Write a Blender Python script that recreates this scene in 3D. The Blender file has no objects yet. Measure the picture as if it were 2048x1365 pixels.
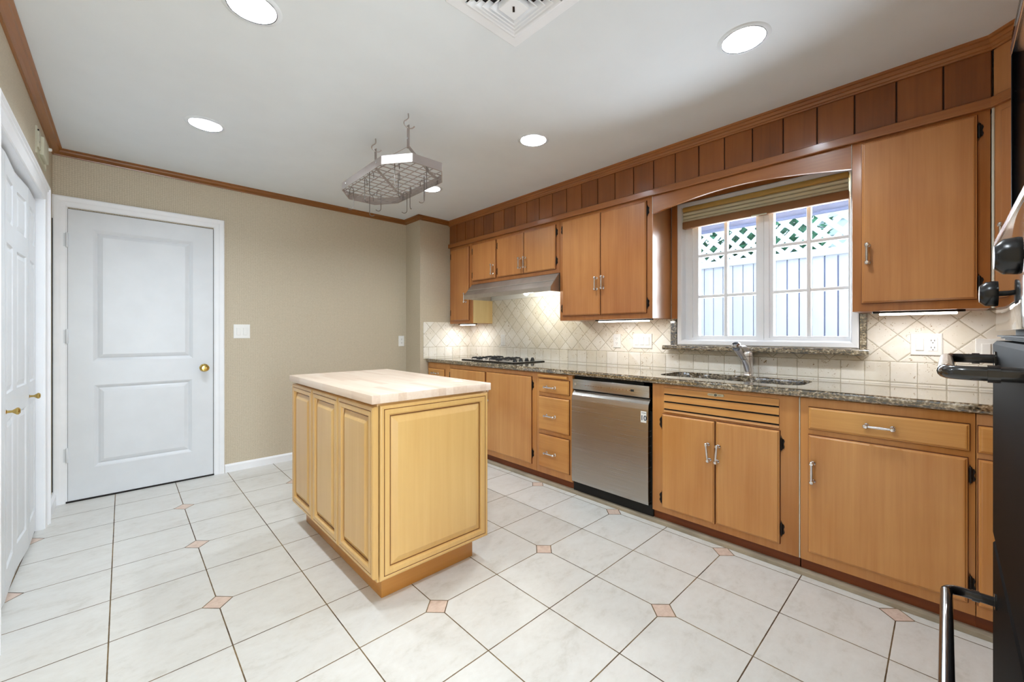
import bpy, bmesh, math, random
from mathutils import Vector, Matrix
random.seed(7)
PI = math.pi
sc = bpy.context.scene
COL = sc.collection

# ------------------------------------------------------------------ camera
W, Hh, F, CX, CY = 2048.0, 1365.0, 822.5, 1024.0, 667.0
CAMZ = 1.19
cam_d = bpy.data.cameras.new('camera')
cam_d.sensor_fit = 'HORIZONTAL'
cam_d.sensor_width = 36.0
cam_d.lens = 36.0 * F / W
cam_d.shift_y = -(Hh / 2 - CY) / W
cam_d.clip_start = 0.02
cam = bpy.data.objects.new('camera', cam_d)
COL.objects.link(cam)
cam.location = (0, 0, CAMZ)
yaw = math.atan2(0.6874, 0.7263)          # view direction turned from +Y towards +X
cam.rotation_euler = (PI / 2, 0, -yaw)
sc.camera = cam

# ------------------------------------------------------------------ world, big lights, exposure
world = bpy.data.worlds.new('world'); sc.world = world
world.use_nodes = True
wn = world.node_tree; wn.nodes.clear()
w_out = wn.nodes.new('ShaderNodeOutputWorld')
w_bg = wn.nodes.new('ShaderNodeBackground')
w_sky = wn.nodes.new('ShaderNodeTexSky')
w_sky.sky_type = 'HOSEK_WILKIE'
w_sky.turbidity = 3.0
w_sky.ground_albedo = 0.5
w_sky.sun_direction = Vector((-0.55, -0.35, 0.75)).normalized()
w_bg.inputs['Strength'].default_value = 17.0
w_hs = wn.nodes.new('ShaderNodeHueSaturation'); w_hs.inputs['Saturation'].default_value = .62
wn.links.new(w_sky.outputs[0], w_hs.inputs['Color']); wn.links.new(w_hs.outputs[0], w_bg.inputs[0])
wn.links.new(w_bg.outputs[0], w_out.inputs[0])

def area_light(name, loc, rot, sx, sy, watts, color=(1, 1, 1), shape='RECTANGLE', spread=180, parent=None):
    l = bpy.data.lights.new(name, 'AREA')
    l.shape = shape; l.size = sx
    if shape in ('RECTANGLE', 'ELLIPSE'): l.size_y = sy
    l.energy = watts; l.color = color; l.spread = math.radians(spread)
    o = bpy.data.objects.new(name, l); COL.objects.link(o)
    o.location = loc; o.rotation_euler = rot
    if parent:
        o.parent = parent; o.location = Vector(loc) - parent.location
    return o

# added soft fill lamp behind the camera, evens out the room light
area_light('rear_fill_light', (0.2, -2.3, 1.25), (-PI / 2, 0, PI), 0.95, 2.0, 72, (0.82, 0.92, 1.0))
# daylight falling in through the kitchen window
area_light('window_daylight', (3.35, 0.84, 1.62), (0, PI / 2, 0), 0.9, 0.95, 68, (0.86, 0.92, 1.0))

sc.view_settings.view_transform = 'Standard'
sc.view_settings.look = 'None'
sc.view_settings.exposure = 0.13
sc.view_settings.gamma = 1.0
sc.view_settings.use_curve_mapping = False
sc.cycles.use_denoising = True
sc.cycles.max_bounces = 10
sc.cycles.diffuse_bounces = 6
sc.cycles.glossy_bounces = 5
sc.cycles.transmission_bounces = 8
sc.cycles.caustics_reflective = False
sc.cycles.caustics_refractive = False
sc.cycles.sample_clamp_indirect = 6.0

DOWN_W = 13.0

# ------------------------------------------------------------------ materials
def lin(c):
    def f(v):
        v /= 255.0
        return v / 12.92 if v <= 0.04045 else ((v + 0.055) / 1.055) ** 2.4
    return (f(c[0]), f(c[1]), f(c[2]), 1.0)

class NT:
    """small helper round one material's nodes"""
    def __init__(s, name):
        s.m = bpy.data.materials.new(name); s.m.use_nodes = True
        s.t = s.m.node_tree
        s.b = s.t.nodes['Principled BSDF']
        s.pos_ = None
    def n(s, typ, **kw):
        n = s.t.nodes.new(typ)
        for k, v in kw.items(): setattr(n, k, v)
        return n
    def link(s, a, b): s.t.links.new(a, b)
    def pos(s):
        if s.pos_ is None:
            g = s.n('ShaderNodeNewGeometry'); s.pos_ = g.outputs['Position']
            x = s.n('ShaderNodeSeparateXYZ'); s.link(s.pos_, x.inputs[0])
            s.x, s.y, s.z = x.outputs
        return s.pos_
    def math(s, op, a, b=None, c=None):
        n = s.n('ShaderNodeMath', operation=op)
        for i, v in enumerate((a, b, c)):
            if v is None: continue
            if isinstance(v, (int, float)): n.inputs[i].default_value = v
            else: s.link(v, n.inputs[i])
        return n.outputs[0]
    def noise(s, scale=(1, 1, 1), sc_=1.0, detail=4, rough=.55, dist=0.0, vec=None):
        v = vec or s.pos()
        mp = s.n('ShaderNodeMapping'); mp.inputs['Scale'].default_value = scale
        s.link(v, mp.inputs['Vector'])
        n = s.n('ShaderNodeTexNoise')
        n.inputs['Scale'].default_value = sc_; n.inputs['Detail'].default_value = detail
        n.inputs['Roughness'].default_value = rough; n.inputs['Distortion'].default_value = dist
        s.link(mp.outputs[0], n.inputs['Vector'])
        return n.outputs['Fac']
    def ramp(s, fac, stops, interp='LINEAR'):
        r = s.n('ShaderNodeValToRGB'); r.color_ramp.interpolation = interp
        e = r.color_ramp.elements
        while len(e) < len(stops): e.new(0.5)
        for i, (p, c) in enumerate(stops):
            e[i].position = p; e[i].color = c if len(c) == 4 else (*c, 1)
        s.link(fac, r.inputs[0]); return r.outputs['Color']
    def mix(s, fac, a, b, blend='MIX'):
        n = s.n('ShaderNodeMix', data_type='RGBA', blend_type=blend)
        for i, v in ((0, fac), (6, a), (7, b)):
            if isinstance(v, (int, float)): n.inputs[i].default_value = v
            elif isinstance(v, tuple): n.inputs[i].default_value = v
            else: s.link(v, n.inputs[i])
        return n.outputs[2]
    def bump(s, h, strength=.3, dist=.002):
        b = s.n('ShaderNodeBump'); b.inputs['Strength'].default_value = strength
        b.inputs['Distance'].default_value = dist
        s.link(h, b.inputs['Height']); s.link(b.outputs[0], s.b.inputs['Normal'])
    def set(s, **kw):
        for k, v in kw.items():
            k = k.replace('_', ' ')
            i = s.b.inputs[k]
            if isinstance(v, (int, float, tuple)): i.default_value = v
            else: s.link(v, i)
        return s.m

def plain(name, c, rough=.5, metal=0.0, coat=0.0, spec=.5, var=0.04):
    t = NT(name)
    base = lin(c)
    nz = t.noise((1, 1, 1), 6.0, 3)
    d = tuple(v * (1 - var) for v in base[:3]) + (1,)
    l = tuple(min(1, v * (1 + var)) for v in base[:3]) + (1,)
    col = t.ramp(nz, [(.35, d), (.65, l)])
    return t.set(Base_Color=col, Roughness=rough, Metallic=metal, Coat_Weight=coat, Specular_IOR_Level=spec)

def emit(name, c, strength):
    t = NT(name)
    return t.set(Base_Color=lin(c), Emission_Color=lin(c), Emission_Strength=strength)

def wood(name, dark, light, grain='z', rough=.34, coat=.25, boards=None, coat_rough=.12, blotch=.5):
    t = NT(name); t.pos()
    s1 = {'z': (16, 16, .9), 'y': (16, .9, 16), 'x': (.9, 16, 16)}[grain]
    s2 = {'z': (70, 70, 2.0), 'y': (70, 2.0, 70), 'x': (2.0, 70, 70)}[grain]
    a = t.noise(s1, 1.0, 5, .6, .3)
    b = t.noise(s2, 1.0, 3, .6)
    c = t.noise((1.6, 1.6, 1.1), 1.3, 3, .5, .5)
    f = t.math('MULTIPLY_ADD', a, .34, t.math('MULTIPLY', b, .20))
    f = t.math('MULTIPLY_ADD', c, blotch * .9, f)
    oi = t.n('ShaderNodeObjectInfo')
    f = t.math('ADD', f, t.math('MULTIPLY_ADD', oi.outputs['Random'], .10, -.05 - blotch * .03))
    if boards:                       # each board of the frieze has its own tone
        axis, start, step = boards
        k = t.math('FLOOR', t.math('DIVIDE', t.math('SUBTRACT', {'y': t.y, 'x': t.x}[axis], start), step))
        wnz = t.n('ShaderNodeTexWhiteNoise', noise_dimensions='1D'); t.link(k, wnz.inputs['W'])
        f = t.math('ADD', f, t.math('MULTIPLY_ADD', wnz.outputs['Value'], .17, -.085))
    mid = tuple((x + y) / 2 for x, y in zip(lin(dark), lin(light)))
    col = t.ramp(f, [(.28, lin(dark)), (.50, mid), (.72, lin(light))])
    t.bump(b, .06, .001)
    return t.set(Base_Color=col, Roughness=rough, Coat_Weight=coat, Coat_Roughness=coat_rough)

M = {}
M['ceiling'] = plain('ceiling_paint', (226, 231, 235), .8, var=.01)
M['white'] = plain('white_gloss_paint', (218, 222, 227), .32, var=.02)
M['white_wall'] = plain('white_wall_paint', (225, 222, 215), .7, var=.02)
M['trim_white'] = plain('white_trim_paint', (238, 240, 244), .38, var=.02)
M['plate'] = plain('white_plastic', (238, 238, 236), .35, var=.01)
M['cream'] = plain('aged_cream_plastic', (205, 203, 182), .5, var=.08)
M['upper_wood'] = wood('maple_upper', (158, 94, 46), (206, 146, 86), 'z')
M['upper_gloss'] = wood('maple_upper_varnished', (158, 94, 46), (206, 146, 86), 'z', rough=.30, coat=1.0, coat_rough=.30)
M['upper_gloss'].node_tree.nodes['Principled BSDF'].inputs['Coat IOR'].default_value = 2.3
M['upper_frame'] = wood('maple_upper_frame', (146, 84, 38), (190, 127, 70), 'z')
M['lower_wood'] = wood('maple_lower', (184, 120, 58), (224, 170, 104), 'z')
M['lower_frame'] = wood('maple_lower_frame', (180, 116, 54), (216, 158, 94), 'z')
M['lower_rail'] = wood('maple_lower_flat_grain', (186, 122, 56), (226, 172, 100), 'y')
M['edge_grime_shade'] = plain('door_edge_grime_and_shadow', (112, 58, 26), .55, var=.15)  # door edges coloured dark for grime and the shadow line round each door
M['gold_wood'] = wood('pale_gold_maple', (214, 178, 116), (244, 222, 168), 'z')
M['soffit_wood'] = wood('frieze_boards', (108, 56, 18), (164, 98, 44), 'z', boards=('y', 0.01, .1573))
M['rail_wood'] = wood('rail_wood', (134, 76, 32), (180, 116, 60), 'y')
M['crown_wood'] = wood('crown_wood', (122, 72, 24), (164, 106, 46), 'y', rough=.38)
M['crown_wood_x'] = wood('crown_wood_back', (116, 66, 18), (156, 98, 38), 'x', rough=.38)
M['diag_wood'] = wood('corner_cabinet_wood', (158, 96, 50), (206, 146, 90), 'z')
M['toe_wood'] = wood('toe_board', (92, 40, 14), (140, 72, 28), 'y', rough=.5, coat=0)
M['island_wood'] = wood('island_maple', (198, 152, 86), (222, 185, 120), 'z', rough=.33, coat=.3, coat_rough=.2)
M['island_glaze'] = plain('island_glaze_line', (120, 76, 30), .5, var=.15)
M['island_toe'] = wood('island_base_wood', (176, 116, 46), (204, 148, 74), 'x', rough=.4)
M['groove'] = plain('dark_groove', (52, 26, 12), .8)
M['dark'] = plain('dark_gap', (22, 17, 14), .8)
M['chrome'] = plain('chrome', (228, 228, 232), .16, 1.0)
M['brushed'] = plain('brushed_nickel', (224, 221, 219), .32, 1.0)
M['rack_steel'] = plain('rack_steel', (176, 166, 161), .38, .9, var=.06)
M['hook_steel'] = plain('hook_steel', (128, 122, 118), .35, .9)
M['brass'] = plain('polished_brass', (206, 176, 104), .16, 1.0)
M['iron'] = plain('blackened_iron', (34, 28, 25), .42, .6, var=.2)
M['black'] = plain('black_plastic', (12, 12, 14), .25, spec=.5)
M['black_gloss'] = plain('black_enamel', (7, 7, 9), .07, coat=.6)
M['black_door'] = plain('black_oven_door', (5, 5, 6), .55, spec=.02)
M['black_handle'] = plain('black_handle', (24, 21, 20), .22, coat=.4)
M['black_matte'] = plain('black_matte', (10, 10, 11), .7)
M['lamp'] = emit('lamp_lens', (255, 252, 246), 3.0)
M['tube'] = emit('under_cabinet_tube', (255, 246, 232), 9.0)
M['hood_lamp'] = emit('hood_bulb', (255, 250, 225), 30.0)
M['baffle'] = plain('white_baffle', (205, 207, 210), .5, var=.01)
M['glass_head'] = plain('pale_chrome', (186, 189, 194), .14, 1.0)
M['sticker_blue'] = plain('sticker_ink', (34, 52, 78), .5)
M['ink'] = plain('badge_ink', (30, 36, 36), .5)
M['badge'] = plain('badge_plate', (196, 190, 166), .35, .5)
M['caulk'] = plain('caulk', (206, 200, 186), .6)

def make_steel():
    t = NT('stainless_steel'); t.pos()
    a = t.noise((3, 3, 420), 1.0, 2, .5)
    col = t.ramp(a, [(.3, lin((176, 171, 165))), (.7, lin((188, 183, 177)))])
    r = t.math('MULTIPLY_ADD', a, .05, .24)
    return t.set(Base_Color=col, Metallic=1.0, Roughness=r, Anisotropic=.75, Anisotropic_Rotation=.25)
M['steel'] = make_steel()
M['steel_dark'] = plain('hood_steel', (192, 182, 172), .36, .9, var=.08)
M['sink_steel'] = plain('sink_steel', (205, 207, 212), .22, 1.0, var=.03)

def make_floor():
    t = NT('floor_tiles'); t.pos()
    S = .345
    def dist(c, o, s):
        q = t.math('DIVIDE', t.math('SUBTRACT', c, o), s)
        return t.math('MULTIPLY', t.math('ABSOLUTE', t.math('SUBTRACT', q, t.math('ROUND', q))), s)
    wob = t.math('MULTIPLY_ADD', t.noise((1, 1, 1), 40, 2), .0012, -.0006)
    line = t.math('MINIMUM', dist(t.x, .305, S), dist(t.y, 1.525, S))
    dm = t.math('ADD', dist(t.x, .305, 2 * S), dist(t.y, 1.525, 2 * S))
    R = .056
    inside = t.math('LESS_THAN', dm, R)
    edge = t.math('ABSOLUTE', t.math('SUBTRACT', dm, R))
    line = t.math('ADD', line, t.math('MULTIPLY', inside, 1.0))      # no straight joint across the inset
    d = t.math('ADD', t.math('MINIMUM', line, t.math('MULTIPLY', edge, .72)), wob)
    grout = t.math('LESS_THAN', d, .0022)
    cx = t.math('FLOOR', t.math('DIVIDE', t.math('SUBTRACT', t.x, .305), S))
    cy = t.math('FLOOR', t.math('DIVIDE', t.math('SUBTRACT', t.y, 1.525), S))
    cv = t.n('ShaderNodeCombineXYZ'); t.link(cx, cv.inputs[0]); t.link(cy, cv.inputs[1])
    wnz = t.n('ShaderNodeTexWhiteNoise', noise_dimensions='3D'); t.link(cv.outputs[0], wnz.inputs['Vector'])
    va = t.n('ShaderNodeVectorMath', operation='ADD'); t.link(t.pos(), va.inputs[0])
    vs = t.n('ShaderNodeVectorMath', operation='SCALE'); t.link(wnz.outputs['Color'], vs.inputs[0]); vs.inputs['Scale'].default_value = 20.0
    t.link(vs.outputs[0], va.inputs[1])
    n1 = t.noise((5, 9, 5), 1.0, 8, .62, .8, va.outputs[0])
    n2 = t.noise((26, 40, 26), 1.0, 6, .7, .4, va.outputs[0])
    f = t.math('MULTIPLY_ADD', n1, .6, t.math('MULTIPLY', n2, .4))
    tile = t.ramp(f, [(.36, lin((198, 195, 188))), (.47, lin((209, 207, 202))), (.62, lin((215, 214, 210)))])
    pk = t.ramp(n2, [(.3, lin((198, 172, 156))), (.7, lin((222, 202, 188)))])
    col = t.mix(inside, tile, pk)
    gcol = t.ramp(t.noise((1, 1, 1), 5, 2), [(.35, lin((70, 52, 32))), (.65, lin((128, 106, 72)))])
    col = t.mix(grout, col, gcol)
    h = t.math('MINIMUM', t.math('DIVIDE', d, .004), 1.0)
    t.bump(t.math('ADD', h, t.math('MULTIPLY', n2, .08)), .35, .002)
    return t.set(Base_Color=col, Roughness=t.math('MULTIPLY_ADD', grout, .4, .30), Specular_IOR_Level=.4)
M['floor'] = make_floor()

def make_splash(name, axis, u0, v0, thick=.0016):
    """tumbled travertine: a bottom course of squares, above it squares set on their points"""
    t = NT(name); t.pos()
    u = {'y': t.y, 'x': t.x}[axis]; z = t.z
    def dist(q, s=1.0):
        return t.math('MULTIPLY', t.math('ABSOLUTE', t.math('SUBTRACT', q, t.math('ROUND', q))), s)
    wob = t.math('MULTIPLY_ADD', t.noise((1, 1, 1), 30, 3), .005, -.0025)
    P = .147
    ud = t.math('SUBTRACT', u, u0); vd = t.math('SUBTRACT', z, 1.036)
    a = t.math('DIVIDE', t.math('ADD', ud, vd), P); b = t.math('DIVIDE', t.math('SUBTRACT', ud, vd), P)
    dd = t.math('MINIMUM', dist(a, P * .707), dist(b, P * .707))
    sq = dist(t.math('DIVIDE', t.math('SUBTRACT', u, v0), .1057), .1057)
    band = t.math('ABSOLUTE', vd)
    low = t.math('LESS_THAN', z, 1.036)
    dsel = t.math('ADD', t.math('MULTIPLY', low, sq), t.math('MULTIPLY', t.math('SUBTRACT', 1.0, low), dd))
    d = t.math('ADD', t.math('MINIMUM', dsel, band), wob)
    d = t.math('MINIMUM', d, t.math('ABSOLUTE', t.math('SUBTRACT', z, .925)))
    grout = t.math('LESS_THAN', d, thick * 1.3)
    # tone per tile
    ia = t.math('FLOOR', a); ib = t.math('FLOOR', b)
    iq = t.math('FLOOR', t.math('DIVIDE', t.math('SUBTRACT', u, v0), .1057))
    cv = t.n('ShaderNodeCombineXYZ')
    inv = t.math('SUBTRACT', 1.0, low)
    t.link(t.math('ADD', t.math('MULTIPLY', ia, inv), t.math('MULTIPLY', iq, low)), cv.inputs[0])
    t.link(t.math('MULTIPLY', ib, inv), cv.inputs[1]); t.link(low, cv.inputs[2])
    wnz = t.n('ShaderNodeTexWhiteNoise', noise_dimensions='3D'); t.link(cv.outputs[0], wnz.inputs['Vector'])
    n1 = t.noise((1, 1, 1), 16, 5, .6, .6)
    tone = t.math('MULTIPLY_ADD', wnz.outputs['Value'], .35, t.math('MULTIPLY', n1, .65))
    tile = t.ramp(tone, [(.25, lin((233, 226, 211))), (.5, lin((240, 235, 225))), (.75, lin((246, 243, 237)))])
    pits = t.noise((1, 1, 1), 75, 2, .5, 1.2)
    area = t.noise((1, 1, 1), 7, 2)
    pit = t.math('LESS_THAN', t.math('ADD', pits, t.math('MULTIPLY', area, .25)), .435)
    col = t.mix(pit, tile, lin((170, 146, 112)))
    col = t.mix(grout, col, lin((196, 187, 168)))
    h = t.math('MINIMUM', t.math('DIVIDE', t.math('MAXIMUM', d, 0.0), .006), 1.0)
    t.bump(t.math('SUBTRACT', h, t.math('MULTIPLY', pit, .6)), .5, .003)
    return t.set(Base_Color=col, Roughness=.5)
M['splash'] = make_splash('travertine_window_wall', 'y', 1.797, .316)
M['splash_x'] = make_splash('travertine_return', 'x', 2.39, 2.34)

def make_wallpaper(name, axis):
    t = NT(name); t.pos()
    u = {'y': t.y, 'x': t.x}[axis]
    p = 2 * PI / .0135
    a = t.math('SINE', t.math('MULTIPLY', u, p)); b = t.math('SINE', t.math('MULTIPLY', t.z, p))
    f = t.math('MULTIPLY_ADD', t.math('MULTIPLY', a, b), .25, .5)
    f = t.math('MULTIPLY_ADD', t.noise((1, 1, 1), 160, 2), .5, t.math('MULTIPLY', f, .5))
    f = t.math('ADD', f, t.math('MULTIPLY_ADD', t.math('MAXIMUM', a, b), .12, -.06))
    col = t.ramp(f, [(.32, lin((180, 168, 146))), (.68, lin((209, 198, 177)))])
    t.bump(f, .15, .001)
    return t.set(Base_Color=col, Roughness=.6)
M['paper_x'] = make_wallpaper('woven_wallpaper_back', 'x')
M['paper_y'] = make_wallpaper('woven_wallpaper_side', 'y')

def make_granite():
    t = NT('granite'); t.pos()
    a = t.noise((22, 9, 22), 1.0, 6, .7, 1.5)
    b = t.noise((90, 60, 90), 1.0, 4, .7, .6)
    v = t.n('ShaderNodeTexVoronoi'); v.inputs['Scale'].default_value = 95; t.link(t.pos(), v.inputs['Vector'])
    f = t.math('MULTIPLY_ADD', a, .5, t.math('MULTIPLY', b, .42))
    f = t.math('MULTIPLY_ADD', v.outputs['Distance'], .16, f)
    col = t.ramp(f, [(.40, lin((16, 15, 14))), (.48, lin((58, 54, 42))), (.53, lin((98, 84, 64))),
                     (.59, lin((146, 130, 104))), (.68, lin((206, 196, 176)))])
    return t.set(Base_Color=col, Roughness=.10, Specular_IOR_Level=.7, Coat_Weight=1.0, Coat_Roughness=.04, Coat_IOR=2.0)
M['granite'] = make_granite()

def make_butcher():
    t = NT('butcher_block_top'); t.pos()
    k = t.math('FLOOR', t.math('DIVIDE', t.x, .042))
    off = t.n('ShaderNodeTexWhiteNoise', noise_dimensions='1D'); t.link(k, off.inputs['W'])
    j = t.math('FLOOR', t.math('ADD', t.math('DIVIDE', t.y, .38), t.math('MULTIPLY', off.outputs['Value'], 3.0)))
    cv = t.n('ShaderNodeCombineXYZ'); t.link(k, cv.inputs[0]); t.link(j, cv.inputs[1])
    wnz = t.n('ShaderNodeTexWhiteNoise', noise_dimensions='3D'); t.link(cv.outputs[0], wnz.inputs['Vector'])
    g = t.noise((60, 3, 60), 1.0, 4, .6)
    f = t.math('MULTIPLY_ADD', wnz.outputs['Value'], .4, t.math('MULTIPLY', g, .6))
    col = t.ramp(f, [(.2, lin((212, 186, 164))), (.5, lin((226, 204, 184))), (.8, lin((234, 217, 200)))])
    return t.set(Base_Color=col, Roughness=.36, Coat_Weight=.1)
M['butcher'] = make_butcher()

def make_glass():
    t = NT('window_glass')
    nt = t.t; nt.nodes.clear()
    o = nt.nodes.new('ShaderNodeOutputMaterial'); tr = nt.nodes.new('ShaderNodeBsdfTransparent')
    gl = nt.nodes.new('ShaderNodeBsdfGlossy'); gl.inputs['Roughness'].default_value = .02
    mx = nt.nodes.new('ShaderNodeMixShader'); fr = nt.nodes.new('ShaderNodeFresnel'); fr.inputs[0].default_value = 1.45
    tr.inputs[0].default_value = (.95, .97, .97, 1)
    nt.links.new(fr.outputs[0], mx.inputs[0]); nt.links.new(tr.outputs[0], mx.inputs[1]); nt.links.new(gl.outputs[0], mx.inputs[2])
    nt.links.new(mx.outputs[0], o.inputs[0])
    return t.m
M['glass'] = make_glass()
M['fence'] = wood('weathered_fence', (214, 215, 226), (236, 237, 243), 'z', rough=.8, coat=0)
M['lattice'] = plain('white_lattice', (238, 240, 245), .7)
M['leaf'] = plain('green_leaves', (70, 130, 92), .6, var=.5)
M['siding'] = plain('pale_siding', (214, 226, 228), .7)
M['eave'] = plain('eave_boards', (150, 156, 186), .7, var=.1)
M['ground'] = plain('yard_ground', (150, 140, 120), .9, var=.2)
M['shade_gold'] = plain('shade_headrail', (200, 165, 92), .5)
M['shade_fabric'] = plain('shade_fabric', (212, 208, 184), .8, var=.05)
M['shade_brown'] = plain('shade_bottom_rail', (150, 108, 72), .6, var=.06)
M['strip_tile'] = plain('grey_tile_skirting', (158, 146, 126), .5, var=.18)

# ------------------------------------------------------------------ geometry helpers
def nb(): return bmesh.new()

def box(bm, x0, x1, y0, y1, z0, z1, bev=0.0, seg=2):
    x0, x1 = sorted((x0, x1)); y0, y1 = sorted((y0, y1)); z0, z1 = sorted((z0, z1))
    m = Matrix.Translation(((x0 + x1) / 2, (y0 + y1) / 2, (z0 + z1) / 2)) @ Matrix.Diagonal((x1 - x0, y1 - y0, z1 - z0, 1))
    r = bmesh.ops.create_cube(bm, size=1.0, matrix=m)
    if bev > 0:
        es = list({e for v in r['verts'] for e in v.link_edges})
        bmesh.ops.bevel(bm, geom=es, offset=bev, segments=seg, profile=.5, affect='EDGES', clamp_overlap=True)
    return bm

def prism(bm, pts, fn, t0, t1, cap=True):
    """closed 2-D outline pts swept between t0 and t1; fn(a, b, t) -> point"""
    A = [bm.verts.new(fn(a, b, t0)) for a, b in pts]
    B = [bm.verts.new(fn(a, b, t1)) for a, b in pts]
    n = len(pts)
    for i in range(n):
        bm.faces.new((A[i], A[(i + 1) % n], B[(i + 1) % n], B[i]))
    if cap:
        bm.faces.new(A[::-1]); bm.faces.new(B)
    return bm

def loops(bm, rings, close_last=True, close_first=False):
    """skin a list of equally long closed rings of points"""
    vs = [[bm.verts.new(p) for p in r] for r in rings]
    n = len(rings[0])
    for a, b in zip(vs, vs[1:]):
        for i in range(n):
            bm.faces.new((a[i], a[(i + 1) % n], b[(i + 1) % n], b[i]))
    if close_last: bm.faces.new(vs[-1])
    if close_first: bm.faces.new(vs[0][::-1])
    return bm

def panel(bm, u0, u1, v0, v1, fn, prof, close=True):
    """nested rectangles: prof = [(inset, height)...]; fn(u, v, h) -> point"""
    rings = []
    for i, h in prof:
        rings.append([fn(u0 + i, v0 + i, h), fn(u1 - i, v0 + i, h), fn(u1 - i, v1 - i, h), fn(u0 + i, v1 - i, h)])
    return loops(bm, rings, close)

def lathe(bm, prof, origin, axis, seg=20):
    """prof = [(radius, along)...] turned about axis through origin"""
    ax = Vector(axis).normalized()
    t = Vector((0, 0, 1)) if abs(ax.z) < .9 else Vector((1, 0, 0))
    e1 = ax.cross(t).normalized(); e2 = ax.cross(e1)
    o = Vector(origin); prev = None
    for r, h in prof:
        c = o + ax * h
        if r < 1e-6: ring = [bm.verts.new(c)]
        else: ring = [bm.verts.new(c + (e1 * math.cos(2 * PI * k / seg) + e2 * math.sin(2 * PI * k / seg)) * r) for k in range(seg)]
        if prev:
            if len(prev) == 1 and len(ring) > 1:
                for k in range(seg): bm.faces.new((prev[0], ring[k], ring[(k + 1) % seg]))
            elif len(ring) == 1 and len(prev) > 1:
                for k in range(seg): bm.faces.new((prev[k], prev[(k + 1) % seg], ring[0]))
            elif len(ring) > 1:
                for k in range(seg): bm.faces.new((prev[k], prev[(k + 1) % seg], ring[(k + 1) % seg], ring[k]))
        prev = ring
    return bm

def tube(bm, pts, r, seg=10, caps=True):
    pts = [Vector(p) for p in pts]; n = len(pts); prev = None
    rs = r if isinstance(r, (list, tuple)) else [r] * n
    d0 = (pts[1] - pts[0]).normalized()
    up = Vector((0, 0, 1)) if abs(d0.z) < .9 else Vector((1, 0, 0))
    e1 = d0.cross(up).normalized()
    first = None
    for i, p in enumerate(pts):
        if i == 0: d = pts[1] - pts[0]
        elif i == n - 1: d = pts[-1] - pts[-2]
        else: d = (pts[i + 1] - p).normalized() + (p - pts[i - 1]).normalized()
        d.normalize()
        e1 = (e1 - d * e1.dot(d)).normalized(); e2 = d.cross(e1)
        ring = [bm.verts.new(p + (e1 * math.cos(2 * PI * k / seg) + e2 * math.sin(2 * PI * k / seg)) * rs[i]) for k in range(seg)]
        if prev:
            for k in range(seg): bm.faces.new((prev[k], prev[(k + 1) % seg], ring[(k + 1) % seg], ring[k]))
        else: first = ring
        prev = ring
    if caps:
        bm.faces.new(first[::-1]); bm.faces.new(prev)
    return bm

def smooth_path(pts, k=6):
    """Catmull-Rom through pts"""
    P = [Vector(p) for p in pts]; P = [P[0] * 2 - P[1]] + P + [P[-1] * 2 - P[-2]]
    out = []
    for i in range(1, len(P) - 2):
        for j in range(k):
            t = j / k
            a, b, c, d = P[i - 1], P[i], P[i + 1], P[i + 2]
            out.append(.5 * ((2 * b) + (c - a) * t + (2 * a - 5 * b + 4 * c - d) * t * t + (3 * b - a - 3 * c + d) * t ** 3))
    out.append(P[-2]); return out

def rrect(cx, cy, hx, hy, r, seg=5):
    pts = []
    for sx, sy, a0 in ((1, 1, 0), (-1, 1, PI / 2), (-1, -1, PI), (1, -1, 1.5 * PI)):
        for k in range(seg + 1):
            a = a0 + PI / 2 * k / seg
            pts.append((cx + sx * (hx - r) + r * math.cos(a), cy + sy * (hy - r) + r * math.sin(a)))
    return pts

def root_of(o):
    while o.parent: o = o.parent
    return o

def tag(o, label=None, cat=None, group=None, kind=None):
    if label: o['label'] = label
    if cat: o['category'] = cat
    if group: o['group'] = group
    if kind: o['kind'] = kind
    return o

def finish(bm, name, mat, smooth):
    bmesh.ops.recalc_face_normals(bm, faces=bm.faces)
    me = bpy.data.meshes.new(name)
    bm.to_mesh(me); bm.free()
    if mat: me.materials.append(mat)
    if smooth:
        for p in me.polygons: p.use_smooth = True
        me.set_sharp_from_angle(angle=math.radians(40))
    return me

def obj(name, bm, mat, parent=None, smooth=True, label=None):
    """link one mesh (given in world coordinates) as one object"""
    if parent is None:
        xs = [v.co for v in bm.verts]
        lo = Vector((min(v.x for v in xs), min(v.y for v in xs), min(v.z for v in xs)))
        hi = Vector((max(v.x for v in xs), max(v.y for v in xs), max(v.z for v in xs)))
        base = Vector(((lo.x + hi.x) / 2, (lo.y + hi.y) / 2, lo.z))
    else:
        base = root_of(parent).location
    bmesh.ops.translate(bm, verts=bm.verts, vec=-base)
    o = bpy.data.objects.new(name, finish(bm, name, mat, smooth))
    COL.objects.link(o)
    if parent is None: o.location = base
    else: o.parent = parent
    if label: o['label'] = label
    return o

def thing(name, label, cat, loc, group=None, rotz=0.0):
    o = bpy.data.objects.new(name, None); COL.objects.link(o)
    o.location = loc; o.rotation_euler = (0, 0, rotz); o.empty_display_size = .1
    return tag(o, label, cat, group)

def struct(name, bm, mat, parent=None, label=None, smooth=False, cat=None):
    o = obj(name, bm, mat, parent, smooth)
    if parent is None: tag(o, label, cat, None, 'structure')
    elif label: o['label'] = label
    return o

def copy_tree(o, parent=None):
    c = o.copy(); COL.objects.link(c)
    if parent: c.parent = parent
    for ch in list(o.children): copy_tree(ch, c)
    return c

def place(mesh, name, parent, pos, rot=(0, 0, 0), label=None):
    o = bpy.data.objects.new(name, mesh); COL.objects.link(o)
    o.parent = parent; o.location = Vector(pos) - root_of(parent).location
    o.rotation_euler = rot
    if label: o['label'] = label
    return o

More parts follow.
